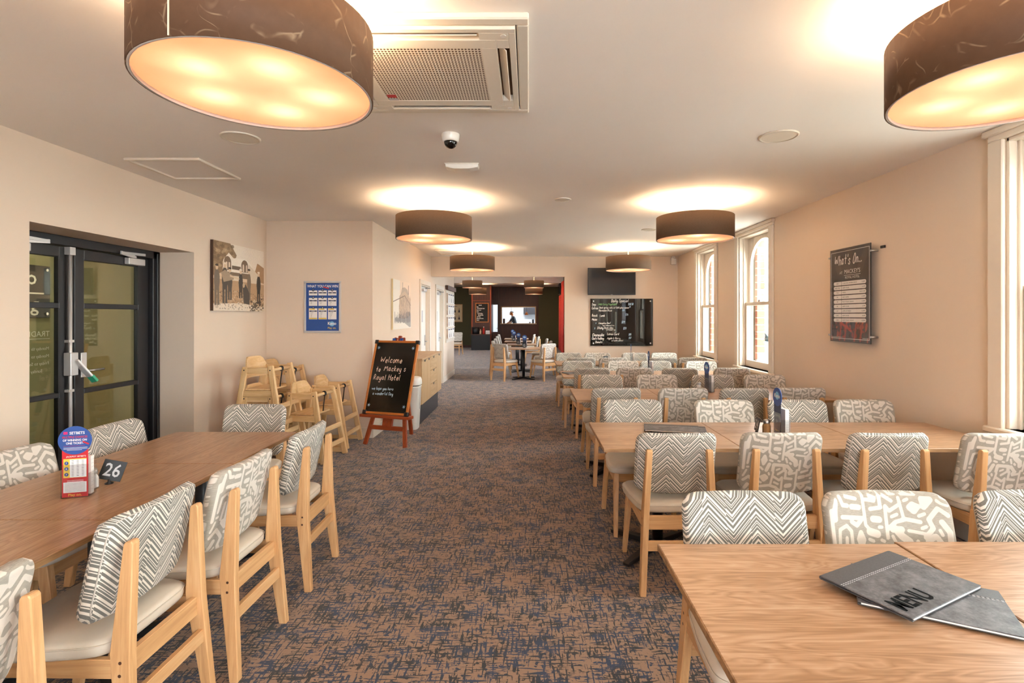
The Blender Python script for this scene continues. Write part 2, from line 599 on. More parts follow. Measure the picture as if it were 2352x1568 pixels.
GL = {'a': '46 37 27 15 14 23 33 45,47 44 53', 'b': '1A 13,15 27 37 46 44 33 23 14', 'c': '46 37 27 15 14 23 33 44',
      'd': '46 37 27 15 14 23 33 45,4A 43', 'e': '15 45 46 37 27 15 14 23 33 44', 'f': '4A 3A 29 23,17 37', 'g': '46 37 27 15 14 23 33 45,47 41 30 20 11',
      'h': '1A 13,15 27 37 46 43', 'i': '17 13,19 1A', 'k': '1A 13,47 15 43', 'l': '1A 14 23', 'm': '07 03,05 17 27 35 33,35 47 57 65 63',
      'n': '17 13,15 27 37 46 43', 'o': '27 15 14 23 33 45 46 37 27', 'p': '17 10,15 27 37 46 44 33 23 14', 'r': '17 13,15 27 37 46',
      's': '46 37 27 16 35 44 33 23 14', 't': '2A 24 33,07 47', 'u': '17 14 23 33 45,47 43', 'v': '17 23 47', 'w': '07 13 36 53 67',
      'y': '17 14 23 33 45,47 41 30 20 11', 'z': '17 47 13 43', 'W': '0A 13 39 53 7A', 'M': '03 1A 35 6A 73', 'R': '13 1A 3A 48 47 36 16,26 53',
      'H': '1A 13,5A 53,17 57', 'D': '1A 13 33 55 58 3A 1A', 'S': '59 4A 2A 18 27 46 54 33 13 04', 'C': '59 4A 2A 18 15 23 43 54',
      'L': '1A 13 43', 'A': '03 3A 63,15 55', 'P': '13 1A 3A 48 47 36 16', 'E': '5A 1A 13 53,17 47', 'B': '13 1A 3A 48 37 17,37 46 44 33 13',
      'V': '0A 33 6A', 'O': '3A 28 15 23 43 55 58 4A 3A', '0': '2A 18 15 23 33 45 48 3A 2A', '1': '18 2A 23', '2': '18 2A 3A 48 47 13 43', '5': '4A 1A 17 37 46 44 33 13',
      '6': '3A 17 14 23 33 44 46 37 16', '7': '1A 4A 23', '8': '27 18 2A 3A 48 37 27 15 14 23 33 44 45 37', '9': '47 27 18 2A 3A 48 44 33 13',
      '$': '49 3A 2A 18 27 36 44 33 23 14,3B 22', '&': '53 18 2A 39 14 23 33 55', ':': '14 13,17 16', '.': '13 14', '-': '15 35', '/': '12 4A', "'": '1A 18'}
def hand(b, s, x, z, h, w, slant=.22, y=0.0, jit=.05, wide=1.0, rng=random.Random(3)):
    """single-stroke handwriting; h = cap height; returns end x"""
    k = h / 7
    for ch in s:
        if ch == ' ':
            x += 3.6 * k * wide; continue
        g = GL.get(ch)
        if g is None: continue
        mx = 0; dz = rng.uniform(-.35, .35) * k
        for st in g.split(','):
            pts = []
            for p in st.split():
                px, pz = int(p[0], 16), int(p[1], 16) - 3
                mx = max(mx, px)
                px += rng.uniform(-jit, jit); pz += rng.uniform(-jit, jit)
                pts.append((x + (px + pz * slant) * k * wide, z + pz * k + dz))
            if len(pts) > 2:      # round the strokes off
                q = [pts[0]]
                for i in range(1, len(pts) - 1):
                    a, c, d = pts[i - 1], pts[i], pts[i + 1]
                    q += [((a[0] + 3 * c[0]) / 4, (a[1] + 3 * c[1]) / 4), ((d[0] + 3 * c[0]) / 4, (d[1] + 3 * c[1]) / 4)]
                pts = q + [pts[-1]]
            b.ribbon(pts, w, y)
        x += (mx + 1.25) * k * wide
    return x

# printed pictures: colours on a fine grid
class Pic:
    def __init__(s, w, h, nx, ny, bgc):
        s.w, s.h, s.nx, s.ny = w, h, nx, ny
        s.c = np.zeros((ny, nx, 3)); s.c[:] = lin(bgc)[:3]
        s.X, s.Y = np.meshgrid(np.linspace(0, 1, nx), np.linspace(0, 1, ny))
    def put(s, m, c, a=1.0):
        s.c[m] = s.c[m] * (1 - a) + np.array(lin(c)[:3]) * a
    def rect(s, x0, y0, x1, y1, c, a=1.0): s.put((s.X >= x0) & (s.X <= x1) & (s.Y >= y0) & (s.Y <= y1), c, a)
    def ell(s, cx, cy, rx, ry, c, a=1.0): s.put(((s.X - cx) / rx) ** 2 + ((s.Y - cy) / ry) ** 2 <= 1, c, a)
    def poly(s, pts, c, a=1.0):
        m = np.zeros(s.X.shape, bool); n = len(pts)
        for i in range(n):
            (xa, ya), (xb, yb) = pts[i], pts[(i + 1) % n]
            if ya == yb: continue
            cr = ((ya > s.Y) != (yb > s.Y)) & (s.X < (xb - xa) * (s.Y - ya) / (yb - ya) + xa)
            m ^= cr
        s.put(m, c, a)
    def line(s, x0, y0, x1, y1, w, c, a=1.0):
        dx, dy = x1 - x0, y1 - y0; L = dx * dx + dy * dy or 1e-9
        t = np.clip(((s.X - x0) * dx + (s.Y - y0) * dy) / L, 0, 1)
        s.put(np.hypot(s.X - x0 - t * dx, s.Y - y0 - t * dy) <= w, c, a)
    def speck(s, amt, seed=1, sm=2):
        r = np.random.RandomState(seed).rand(s.ny, s.nx, 1)
        s.c = np.clip(s.c * (1 + (r - .5) * amt), 0, 1)
    def build(s, name, mat, parent, y=0.0, x0=0.0, z0=0.0):
        vs = np.stack([x0 + s.X.ravel() * s.w, np.full(s.X.size, y), z0 + s.Y.ravel() * s.h], 1)
        idx = np.arange(s.nx * s.ny).reshape(s.ny, s.nx)
        fs = np.stack([idx[:-1, :-1].ravel(), idx[:-1, 1:].ravel(), idx[1:, 1:].ravel(), idx[1:, :-1].ravel()], 1)
        me = bpy.data.meshes.new(name)
        me.from_pydata(vs.tolist(), [], fs.tolist())
        at = me.attributes.new('print', 'FLOAT_COLOR', 'POINT')
        col = np.concatenate([s.c.reshape(-1, 3), np.ones((s.nx * s.ny, 1))], 1)
        at.data.foreach_set('color', col.ravel().astype(np.float32))
        me.materials.append(mat)
        return link(me, name, parent)

# ================================================================== THE SETTING
CZ = 2.70                      # dining room ceiling
XL, XR, XP = -3.27, 2.96, -1.95
YB, YP, YE = 10.40, 6.51, 13.6
BZ = 3.22                      # back room ceiling

floor = struct('floor', B().box(-6.2, 3.4, -3.7, 25.2, -.12, 0), MT['carpet'])
struct('ceiling', B().box(XL - .38, XR + .2, -3.7, YB, CZ, CZ + .12), MT['ceil'])
# left wall with the deep door opening
DY0, DY1, DZ = 3.42, 5.10, 2.138
b = B().box(XL - .38, XL, -3.7, DY0, 0, CZ).box(XL - .38, XL, DY1, YP, 0, CZ).box(XL - .38, XL, DY0, DY1, DZ, CZ)
struct('wall_left', b, MT['wall'])
rb = B().box(XL - .38, XR + .4, -3.85, -3.7, 0, .9).box(XL - .38, XR + .4, -3.85, -3.7, 2.3, CZ)      # unseen opening behind the camera, added to let more daylight in
for xa, xb in ((XL - .38, -.5), (1.5, XR + .4)): rb.box(xa, xb, -3.85, -3.7, .9, 2.3)
struct('wall_rear', rb, MT['wall'])
# projecting corner and the corridor wall with its two door openings
D2, D3 = (9.38, 10.18), (10.95, 11.78)
b = B().box(XL, XP - .13, YP, YP + .13, 0, CZ)
z1 = 2.09
x0, x1 = XP - .13, XP
b.box(x0, x1, YP, D2[0], 0, CZ).box(x0, x1, D2[0], D2[1], z1, CZ)
b.box(x0, x1, D2[1], YB, 0, CZ)
struct('wall_corridor', b, MT['wall'])
b = B().box(x0, x1, YB, D3[0], 0, BZ).box(x0, x1, D3[0], D3[1], z1, BZ).box(x0, x1, D3[1], YE, 0, BZ)
b.box(-6.2, x0, YE - .13, YE, 0, BZ)
struct('wall_passage', b, MT['wall'])
b = B().box(.71, XR + .2, YB, YB + .14, 0, BZ).box(XP, .71, YB, YB + .14, 2.30, BZ)
struct('wall_back', b, MT['wall'])

# right wall with its windows
WIN = [(2.25, 3.24), (6.41, 7.36), (8.29, 9.18), (.15, 1.15), (-1.95, -.9), (-3.4, -2.4)]  # last window is out of view, added for more daylight from the right
WZ0, WZ1 = .82, 2.62
def pierced(x0, x1, wins, z0, z1, ya=-3.7, yb=YB, zt=CZ):
    b = B(); y = ya
    for a, c in sorted(wins):
        b.box(x0, x1, y, a, 0, zt); b.box(x0, x1, a, c, 0, z0); b.box(x0, x1, a, c, z1, zt); y = c
    b.box(x0, x1, y, yb, 0, zt)
    return b
struct('wall_right', pierced(XR, XR + .2, WIN, WZ0, WZ1), MT['wall'])
wout = struct('wall_outside', pierced(XR + .205, XR + .31, [(a + .1, c - .1) for a, c in WIN], .80, 2.62), MT['mortar'])
bm_ = B().box(XR + .203, XR + .313, -.012, .05, .004, .088).build('brick', MT['brick'], wout, .003)
brick_me = bm_.data; first = True
for a, c in WIN[1:3]:
    for k in range(19):
        o = bm_ if first else link(brick_me, 'brick', wout)
        first = False
        o.location = (0, c - .1, .812 + .098 * k)

for n, (y0, y1) in enumerate(WIN):
    w = sroot('window_%d' % (n + 1))
    a = B()
    a.box(XR - .028, XR, y0 - .105, y0, WZ0 - .04, WZ1).box(XR - .028, XR, y1, y1 + .105, WZ0 - .04, WZ1)
    a.box(XR - .028, XR, y0 - .105, y1 + .105, WZ1, WZ1 + .055)
    a.box(XR - .045, XR, y0 - .13, y1 + .13, WZ1 + .035, CZ - .003)
    a.build('architrave', MT['trim'], w, .006)
    B().box(XR - .05, XR + .34, y0 - .12, y1 + .12, WZ0 - .04, WZ0).build('window_sill', MT['trim'], w, .008)
    j = B()
    j.box(XR, XR + .19, y0 - .001, y0 + .022, WZ0, WZ1).box(XR, XR + .19, y1 - .022, y1 + .001, WZ0, WZ1).box(XR, XR + .19, y0, y1, WZ1 - .022, WZ1)
    for yy, s in ((y0 + .022, 1), (y1 - .022, -1)):       # parting beads
        p, q = sorted((yy, yy + s * .02))
        j.box(XR + .05, XR + .065, p, q, WZ0, WZ1 - .022).box(XR + .165, XR + .185, p, q, WZ0, WZ1 - .022)
    j.build('jamb', MT['trim'], w, .003)
    m = 1.68
    ya, yb = y0 + .024, y1 - .024
    for nm, xs, za, zb in (('upper_sash', (XR + .12, XR + .16), m - .02, WZ1 - .024), ('lower_sash', (XR + .07, XR + .11), WZ0 + .002, m + .025)):
        s = B(); sw = .062
        s.box(*xs, ya, ya + sw, za, zb).box(*xs, yb - sw, yb, za, zb)
        s.box(*xs, ya + sw, yb - sw, za, za + (.045 if nm[0] == 'u' else .09))
        if nm[0] == 'l': s.box(*xs, ya + sw, yb - sw, zb - .045, zb)
        else:                                            # arched head of the upper sash
            n_ = 18; cx = (ya + yb) / 2; rx = (yb - ya) / 2 - sw; rz = .34; zs = zb - .05 - rz
            for k in range(n_):
                g0, g1 = PI * k / n_, PI * (k + 1) / n_
                p0 = (cx - rx * math.cos(g0), zs + rz * math.sin(g0)); p1 = (cx - rx * math.cos(g1), zs + rz * math.sin(g1))
                s.prism([p0, p1, (p1[0], zb), (p0[0], zb)], xs[0], xs[1], 'x')
        so = s.build(nm, MT['trim'], w, .003)
        xm = sum(xs) / 2
        B().box(xm - .002, xm + .002, ya + .04, yb - .04, za + .03, zb - .03).build('pane', MT['glass'], so)
    lk = B().cbox(XR + .085, (ya + yb) / 2, m + .035, .03, .06, .018).tube([(XR + .085, (ya + yb) / 2 - .01, m + .04), (XR + .085, (ya + yb) / 2 + .04, m + .05)], .006)
    lk.build('sash_lock', MT['steel'], w)

# skirtings
bz = .13
struct('baseboard_left', B().box(XL, XL + .016, -3.69, DY0, 0, bz).box(XL, XL + .016, DY1, YP - .016, 0, bz), MT['trim'], .003)
struct('baseboard_corner', B().box(XL, XP, YP - .016, YP, 0, bz).box(XP, XP + .016, YP - .016, D2[0] - .085, 0, bz), MT['trim'], .003)
struct('baseboard_passage', B().box(XP, XP + .016, D2[1] + .085, D3[0] - .085, 0, bz).box(XP, XP + .016, D3[1] + .085, YE + .016, 0, bz), MT['trim'], .003)
struct('baseboard_right', B().box(XR - .016, XR, -3.69, YB, 0, bz), MT['trim'], .003)
struct('baseboard_back', B().box(.71, XR - .016, YB - .016, YB, 0, bz), MT['trim'], .003)

# corridor doors
for n, (y0, y1) in ((2, D2), (3, D3)):
    d = sroot('door_%d' % n)
    f = B()
    f.box(XP, XP + .022, y0 - .085, y0, 0, z1).box(XP, XP + .022, y1, y1 + .085, 0, z1).box(XP, XP + .022, y0 - .085, y1 + .085, z1, z1 + .085)
    f.box(x0, XP, y0 - .001, y0 + .02, 0, z1).box(x0, XP, y1 - .02, y1 + .001, 0, z1).box(x0, XP, y0, y1, z1 - .02, z1)
    f.build('door_frame', MT['trim'], d, .004)
    lf = B().box(XP - .10, XP - .06, y0 + .022, y1 - .022, .006, z1 - .022).build('door_leaf', MT['white'], d, .003)
    B().box(XP - .06, XP - .005, y1 - .40, y1 - .16, 1.98, 2.03).build('closer_body', MT['steel'], lf, .005)
    B().bar((XP - .02, y1 - .2, 2.04), (XP + .03, y1 - .06, 2.05), .02, .012).build('closer_arm', MT['black'], lf)
    B().box(XP - .06, XP - .055, y0 + .3, y0 + .5, 1.40, 1.62).build('push_plate_sign', MT['gprint'], lf)
    B().box(XP - .06, XP - .054, y1 - .15, y1 - .09, .95, 1.15).tube([(XP - .055, y1 - .12, 1.03), (XP - .01, y1 - .12, 1.03), (XP - .01, y1 - .24, 1.03)], .009).build('handle', MT['steel'], lf)

# glazed double door in the left recess
d1 = sroot('door_1')
f = B().box(-3.70, -3.60, DY0, DY0 + .05, 0, DZ).box(-3.70, -3.60, 5.005, DY1, 0, DZ).box(-3.70, -3.60, DY0, DY1, 2.065, DZ)
f.box(-3.66, -3.585, 5.045, 5.06, 0, DZ - .02)
f.build('door_frame', MT['dframe'], d1, .004)
for (ya, yb) in ((3.475, 4.178), (4.186, 4.998)):
    s = B(); xs = (-3.685, -3.64)
    sl = .09; zs = [(.0, .28), (.885, .925), (1.578, 1.622), (1.975, 2.06)]
    s.box(*xs, ya, ya + sl, .008, 2.06).box(*xs, yb - .13, yb, .008, 2.06)
    for za, zb in zs: s.box(*xs, ya + sl, yb - .13, max(za, .008), zb)
    lf = s.build('door_leaf', MT['dframe'], d1, .004)
    for (p, q) in ((.28, .885), (.925, 1.578), (1.622, 1.975)):
        B().box(-3.664, -3.658, ya + sl - .01, yb - .12, p - .01, q + .01).build('pane', MT['dglass'], lf)
        g = B()
        g.box(-3.66, -3.632, yb - .148, yb - .13, p, q)
        g.build('glazing_bead', MT['black'], lf)
    hy, hs = (yb, -1) if yb > 4.5 else (ya, 1)
    cb = B().box(-3.64, -3.595, *sorted((hy + hs * .30, hy + hs * .10)), 1.985, 2.045).build('closer_body', MT['alu'], lf, .004)
    B().bar((-3.61, hy + hs * .2, 2.055), (-3.575, hy + hs * .42, 2.075), .03, .012, side=(0, 0, 1)).bar((-3.575, hy + hs * .42, 2.075), (-3.60, hy + hs * .1, 2.088), .022, .012, side=(0, 0, 1)).build('closer_arm', MT['alu'], lf)
lfL = [o for o in d1.children if o.name.startswith('door_leaf')]
yr = 4.118
B().tube([(-3.615, yr, .02), (-3.615, yr, 2.045)], .012, 10).cbox(-3.62, yr, 2.03, .05, .05, .06).cbox(-3.625, yr, 1.32, .04, .05, .02).cbox(-3.625, yr, .93, .04, .05, .02).build('panic_rod', MT['alu'], lfL[0])
B().cbox(-3.61, yr, 1.14, .06, .07, .18).bar((-3.585, yr + .01, 1.17), (-3.55, yr + .11, 1.03), .05, .02).build('panic_latch', MT['alu'], lfL[0], .004)
B().bar((-3.552, yr + .112, 1.035), (-3.538, yr + .145, .985), .052, .022).build('push_pad', MT['teal'], lfL[0], .002)
B().cbox(-3.634, 4.262, 1.12, .012, .055, .20).build('handle_plate', MT['alu'], lfL[1], .003)
B().tube([(-3.63, 4.262, 1.075), (-3.585, 4.262, 1.075), (-3.58, 4.275, 1.075), (-3.58, 4.40, 1.075)], .009, 8).build('lever_handle', MT['steel'], lfL[1])
t = B()
P = [('TRADING HOURS', 4.0 - 0, 1.365, .058), ('Monday to Sunday', 3.995, 1.262, .033), ('Monday to Thursday', 3.995, 1.205, .033), ('Friday to Saturday', 3.995, 1.15, .033), ('Sunday', 3.94, 1.095, .033)]
for s_, yy, zz, sz in P:
    Mx = Matrix.Translation((-3.6695, yy, zz)) @ Matrix.Rotation(R(-90), 4, 'Z')
    text(t, s_, 0, 0, sz, align='LEFT', M=Mx)
t.box(-3.67, -3.669, 3.4, 4.0, 1.345, 1.349)
t.build('door_lettering', MT['wprint'], lfL[0])

# lobby beyond the glazed door
b = B().box(-5.05, -4.9, 2.0, 7.5, 0, 2.6).box(-4.9, -3.65, 7.35, 7.5, 0, 2.6).box(-4.9, -3.65, 2.0, 2.15, 0, 2.6)
struct('wall_lobby', b, MT['lobby'])
struct('ceiling_lobby', B().box(-5.05, -3.65, 2.0, 7.5, 2.6, 2.7), MT['ceil'])
ll = thing('lobby_fill_light', 'round ceiling light added to brighten the lobby beyond the glazed door', 'light', (-4.3, 4.6, 2.6))  # unseen glowing fitting, added because the lobby rendered too dark
B().lathe([(.2, 0), (.2, -.04), (.16, -.06), (0, -.065)], 28).build('diffuser', emit('lobby_fill_glow', 'FFF3DC', 16), ll)
sg = thing('lobby_sign', 'black lobby sign board with white lettering, behind the glass of the left door', 'sign', (-4.895, 5.32, 1.5), R(90))
B().box(-.75, 0, -.02, -.005, 0, .52).build('board', MT['black'], sg, .003)
t = B()
text(t, 'g', -.17, .07, .2, -.0215, bold=.01)
text(t, 'o', -.20, .33, .2, -.0215, bold=.01)
t.box(-.65, -.07, -.022, -.0215, .235, .25)
t.build('lettering', MT['wprint'], sg)
t = B()
for xx, zz in ((-.04, .48), (-.04, .04)): t.disc((xx, -.03, zz), .014, 12, 'y', .01)
t.build('standoff', MT['steel'], sg)

# ------------------------------------------------------------------ back room shell
struct('ceiling_back', B().box(-6.2, 2.0, YB, 22.0, BZ, BZ + .1), MT['ceil'])
struct('trim_1', B().box(-6.2, 1.6, 22.0, 25.1, 2.9, BZ), MT['ceil'])          # bulkhead over the servery
struct('wall_back_right', pierced(1.45, 1.6, [(11.0, 12.0), (15.0, 16.0), (17.5, 18.5)], 1.0, 2.3, YB + .14, 25.1, BZ), MT['green'])  # openings hidden from view, added to bring daylight into the passage
struct('wall_back_left', (lambda b: b)(pierced(-6.2, -6.05, [(15.0, 16.0), (18.6, 19.6)], .8, 2.4, YE, 25.1, BZ)), MT['green'])
b = B()
b.box(-6.2, -2.58, 25.0, 25.1, 0, 2.9)              # green wall
b.box(.46, 1.45, 25.0, 25.1, 0, 2.9)
struct('wall_far_green', b, MT['green'])
b = B()
PX0, PX1, PZ0, PZ1 = -1.29, .29, 1.16, 1.92
b.box(-1.5, PX0, 25.0, 25.12, 0, 2.9).box(PX1, .46, 25.0, 25.12, 0, 2.9).box(PX0, PX1, 25.0, 25.12, 0, PZ0).box(PX0, PX1, 25.0, 25.12, PZ1, 2.9)
b.box(-1.72, -1.5, 25.0, 25.12, 2.05, 2.9)
b.box(-1.72, -1.5, 25.0, 25.12, 0, .75)
struct('wall_far_servery', b, MT['dwoodz'])
b = B().box(PX0 - .05, PX1 + .05, 24.96, 25.0, PZ1, PZ1 + .05).box(PX0 - .05, PX0, 24.96, 25.0, PZ0, PZ1).box(PX1, PX1 + .05, 24.96, 25.0, PZ0, PZ1).box(PX0 - .08, PX1 + .08, 24.9, 25.14, PZ0 - .04, PZ0)
struct('trim_2', b, MT['oakx'], .004)
struct('trim_3', B().box(.40, .45, 24.97, 25.0, 0, 2.9).box(-1.5, -1.45, 24.97, 25.0, 0, 2.9).box(-.55, -.535, 24.985, 25.0, 0, PZ0).box(-.55, -.535, 24.985, 25.0, PZ1 + .05, 2.9).box(-1.45, .4, 24.985, 25.0, 2.28, 2.295), MT['dwoodz'])
struct('wall_column', B().box(-2.58, -1.72, 23.6, 25.1, 0, 2.9), MT['dwoodz'])
struct('trim_4', B().box(-2.6, -2.54, 23.58, 23.6, 0, 2.9).box(-1.76, -1.70, 23.58, 23.6, 0, 2.9).box(-2.54, -1.76, 23.588, 23.6, 2.2, 2.22), MT['redz'])
struct('baseboard_far', B().box(-6.05, -2.6, 24.98, 25.0, 0, .12).box(.46, 1.45, 24.98, 25.0, 0, .12), MT['dwoodx'])
# kitchen behind the pass
b = B().box(-3.2, 1.7, 29.0, 29.1, 0, 3).box(-3.3, -3.2, 25.12, 29.1, 0, 3).box(1.7, 1.8, 25.12, 29.1, 0, 3)
struct('wall_kitchen', b, MT['kitchen'])
struct('ceiling_kitchen', B().box(-3.3, 1.8, 25.12, 29.1, 2.9, 3.0), MT['kitchen'])
struct('floor_kitchen', B().box(-3.3, 1.8, 25.2, 29.1, -.12, 0), MT['gprint'])
kl = thing('kitchen_light', 'bright strip light on the kitchen ceiling behind the serving hatch', 'light', (-.6, 27.2, 2.868))
B().box(-1.2, 1.2, -.12, .12, -.03, .02).build('diffuser', emit('kitchen_tube', 'F4F8FF', 22), kl)

# outside ground
struct('ground_outside', B().box(3.4, 40, -14, 45, -.3, -.1), MT['concrete'])
struct('ground_side', B().box(-40, -6.2, -5, 45, -.3, -.1), MT['concrete'])

# ================================================================== DRUM PENDANTS
def pendant(label, x, y, zb, rad, h, cz, mat, bulbs, watts, rz=0.0, loc_name='drum_pendant', group='brown drum pendants'):
    t = thing(loc_name, label, 'lamp', (x, y, zb), rz, group)
    n = 64
    B().lathe([(rad - .004, 0), (rad, 0), (rad, h), (rad - .004, h)], n).build('shade', mat, t)
    B().lathe([(rad - .0045, .001), (rad - .0045, h - .001)], n).build('shade_lining', MT['shadein'], t)
    B().lathe([(rad - .012, .0), (rad - .0045, -.001), (rad - .0045, .012), (rad - .012, .012), (rad - .012, 0)], n).build('rim', MT['alu'], t)
    B().disc((0, 0, .012), rad - .011, n, 'z', .003).build('diffuser', MT['diff'], t)
    B().tube([(0, 0, .05), (0, 0, cz - zb - .02)], .0075, 10).build('rod', MT['acw'], t)
    B().lathe([(0, cz - zb - .035), (.055, cz - zb - .035), (.058, cz - zb - .03), (.058, cz - zb)], 28).build('canopy', MT['acw'], t)
    B().bar((-rad + .005, 0, h - .02), (rad - .005, 0, h - .02), .008, .008, side=(0, 0, 1)).bar((0, -rad + .005, h - .02), (0, rad - .005, h - .02), .008, .008, side=(0, 0, 1)).build('spider', MT['steel'], t)
    if mat is MT['shade']:
        B().bar((rad * math.cos(R(-100)) * 1.002, rad * math.sin(R(-100)) * 1.002, .002), (rad * math.cos(R(-100)) * 1.002, rad * math.sin(R(-100)) * 1.002, h - .002), .004, .003).build('seam', MT['shadein'], t)
    for k in range(bulbs):
        g = 2 * PI * k / bulbs + .35
        r = .20 if bulbs > 1 else 0
        ld = bpy.data.lights.new('bulb', 'POINT')
        ld.energy = watts; ld.color = LAMP_COL; ld.shadow_soft_size = .045
        lo = bpy.data.objects.new('bulb', ld); COL.objects.link(lo)
        lo.parent = t; lo.location = (r * math.cos(g), r * math.sin(g), .088)
    return t
LB = LAMP_W
pendant('large near brown drum pendant with glowing diffuser, left of the ceiling air conditioner', -.94, 1.83, 2.30, .378, .235, CZ, MT['shade'], 5, LB)
pendant('large near brown drum pendant cut by the frame, on the window side', 1.70, 1.83, 2.30, .378, .235, CZ, MT['shade'], 5, LB, R(40))
pendant('brown drum pendant over the aisle, behind the ceiling camera', -.973, 5.36, 2.30, .385, .23, CZ, MT['linen'], 3, LB * 5 / 3)
pendant('brown drum pendant over the window-side tables, in front of the taller window', 1.70, 5.36, 2.30, .385, .23, CZ, MT['linen'], 3, LB * 5 / 3)
pendant('brown drum pendant in front of the beam over the passage', -.975, 9.0, 2.30, .385, .23, CZ, MT['linen'], 3, LB * 5 / 3)
pendant('brown drum pendant hanging in front of the television', 1.71, 9.0, 2.30, .385, .23, CZ, MT['linen'], 3, LB * 5 / 3)
pendant('brown drum pendant behind the camera on the left', -.95, -1.7, 2.30, .378, .235, CZ, MT['linen'], 1, LB * 5)
pendant('brown drum pendant behind the camera on the window side', 1.70, -1.7, 2.30, .378, .235, CZ, MT['linen'], 1, LB * 5)
for x, y, l in ((-2.17, 20.0, 'dark drum pendant in the back room, nearer one left of the serving hatch'), (-2.22, 22.6, 'dark drum pendant in the back room, in front of the brown wood column'),
                (.19, 20.0, 'dark drum pendant in the back room, nearer one right of the serving hatch'), (.21, 22.6, 'dark drum pendant in the back room, farther one by the green wall')):
    pendant(l, x, y, 2.59 if y < 22 else 2.45, .385, .27, BZ if y < 22 else 2.9, MT['linen'], 1, LB * 6.5, group='back room drum pendants')

# ================================================================== CHAIRS
CW, CH = .455, .345       # back cushion
def motif_strokes():
    S = []
    def s(w, *p): S.append((w, [(p[i], p[i + 1]) for i in range(0, len(p), 2)]))
    s(45, 215, 600, 210, 900); s(30, 150, 760, 150, 1480); s(35, 320, 560, 360, 680, 450, 700); s(30, 440, 560, 610, 600)
    s(45, 530, 720, 650, 735); s(28, 735, 540, 740, 1010, 800, 1080); s(60, 800, 1110, 920, 1150); s(35, 340, 870, 700, 905); s(35, 500, 950, 585, 1010, 660, 940)
    s(29, 240, 1330, 270, 1060, 400, 1005, 475, 1090, 470, 1500); s(29, 380, 1190, 350, 1500)
    s(38, 640, 1120, 590, 1220, 625, 1340, 680, 1230, 640, 1120); s(30, 780, 615, 930, 640, 940, 590, 860, 560); s(32, 1020, 560, 1025, 745, 850, 765)
    s(52, 880, 920, 980, 930); s(30, 1100, 560, 1220, 640); s(29, 1105, 730, 1090, 1210); s(29, 1110, 720, 1170, 795, 1350, 690); s(27, 1340, 590, 1385, 900)
    s(32, 1100, 1080, 1250, 965, 1420, 920, 1640, 955); s(48, 1550, 690, 1500, 735, 1560, 790, 1620, 720, 1550, 690)
    s(45, 1730, 600, 1830, 600, 1720, 720, 1700, 600); s(36, 1690, 1190, 1820, 1040, 1770, 910, 1935, 720, 2060, 830)
    s(45, 1960, 940, 2055, 1090, 2040, 1340); s(26, 1440, 1095, 1730, 1140); s(60, 1240, 1080, 1320, 1180, 1430, 1260, 1450, 1360); s(50, 1190, 1080, 1330, 1080)
    s(42, 1850, 1170, 1950, 1320, 1800, 1440, 1690, 1390, 1720, 1240, 1840, 1160); s(29, 1560, 1250, 1555, 1500)
    s(42, 870, 1500, 880, 1350, 1150, 1370, 1165, 1500); s(40, 1220, 1380, 1330, 1500); s(45, 770, 1340, 710, 1500)
    base = list(S)
    for w, p in base:         # the fabric goes on below: the same motif turned over
        q = [(2230 - x, 1500 + (y - 540) * 1.0) for x, y in p]
        if min(y for x, y in q) < 2150: S.append((w, q))
    rr = random.Random(2)
    gx, gy = np.meshgrid(np.arange(60, 2180, 12.0), np.arange(530, 2110, 12.0))
    def dist(strokes):
        d = np.full(gx.shape, 1e9)
        for w, p in strokes:
            for (ax, ay), (bx_, by_) in zip(p[:-1], p[1:]):
                dx, dy = bx_ - ax, by_ - ay; L = dx * dx + dy * dy
                t = np.clip(((gx - ax) * dx + (gy - ay) * dy) / L, 0, 1)
                d = np.minimum(d, np.hypot(gx - ax - t * dx, gy - ay - t * dy) - w)
        return d
    d = dist(S)
    for _ in range(70):       # fill the larger bare patches with short bars
        i = np.unravel_index(np.argmax(d), d.shape)
        if d[i] < 62: break
        cx, cy = gx[i], gy[i]; best = None
        for k in range(8):
            g = PI * k / 8; c, s_ = math.cos(g), math.sin(g); e = []
            for sgn in (-1, 1):
                L = 0
                while L < 150:
                    x, y = cx + sgn * (L + 14) * c, cy + sgn * (L + 14) * s_
                    jx, jy = int(round((x - 60) / 12)), int(round((y - 530) / 12))
                    if not (0 <= jx < gx.shape[1] and 0 <= jy < gx.shape[0]) or d[jy, jx] < 54: break
                    L += 14
                e.append(L)
            if best is None or sum(e) > best[0]: best = (sum(e), c, s_, e)
        _, c, s_, e = best
        st = (26, [(cx - (e[0] + 2) * c, cy - (e[0] + 2) * s_), (cx + (e[1] + 2) * c, cy + (e[1] + 2) * s_)])
        S.append(st); d = np.minimum(d, dist([st]))
    return S
STROKES = None
def motif_sdf(nx, ny, flip):
    K = CW / 2090.0
    X, Z = np.meshgrid(np.linspace(-CW / 2, CW / 2, nx), np.linspace(-CH / 2, CH / 2, ny))
    PXs = (X * (-1 if flip else 1)) / K + 1115
    PYs = (CH / 2 - Z) / K + 515
    d = np.full(X.shape, 1e9)
    global STROKES
    STROKES = STROKES or motif_strokes()
    for w, p in STROKES:
        for (ax, ay), (bx, by) in zip(p[:-1], p[1:]):
            dx, dy = bx - ax, by - ay; L = dx * dx + dy * dy
            t = np.clip(((PXs - ax) * dx + (PYs - ay) * dy) / L, 0, 1)
            d = np.minimum(d, np.hypot(PXs - ax - t * dx, PYs - ay - t * dy) - w)
    return -d * K       # positive inside a cream stroke
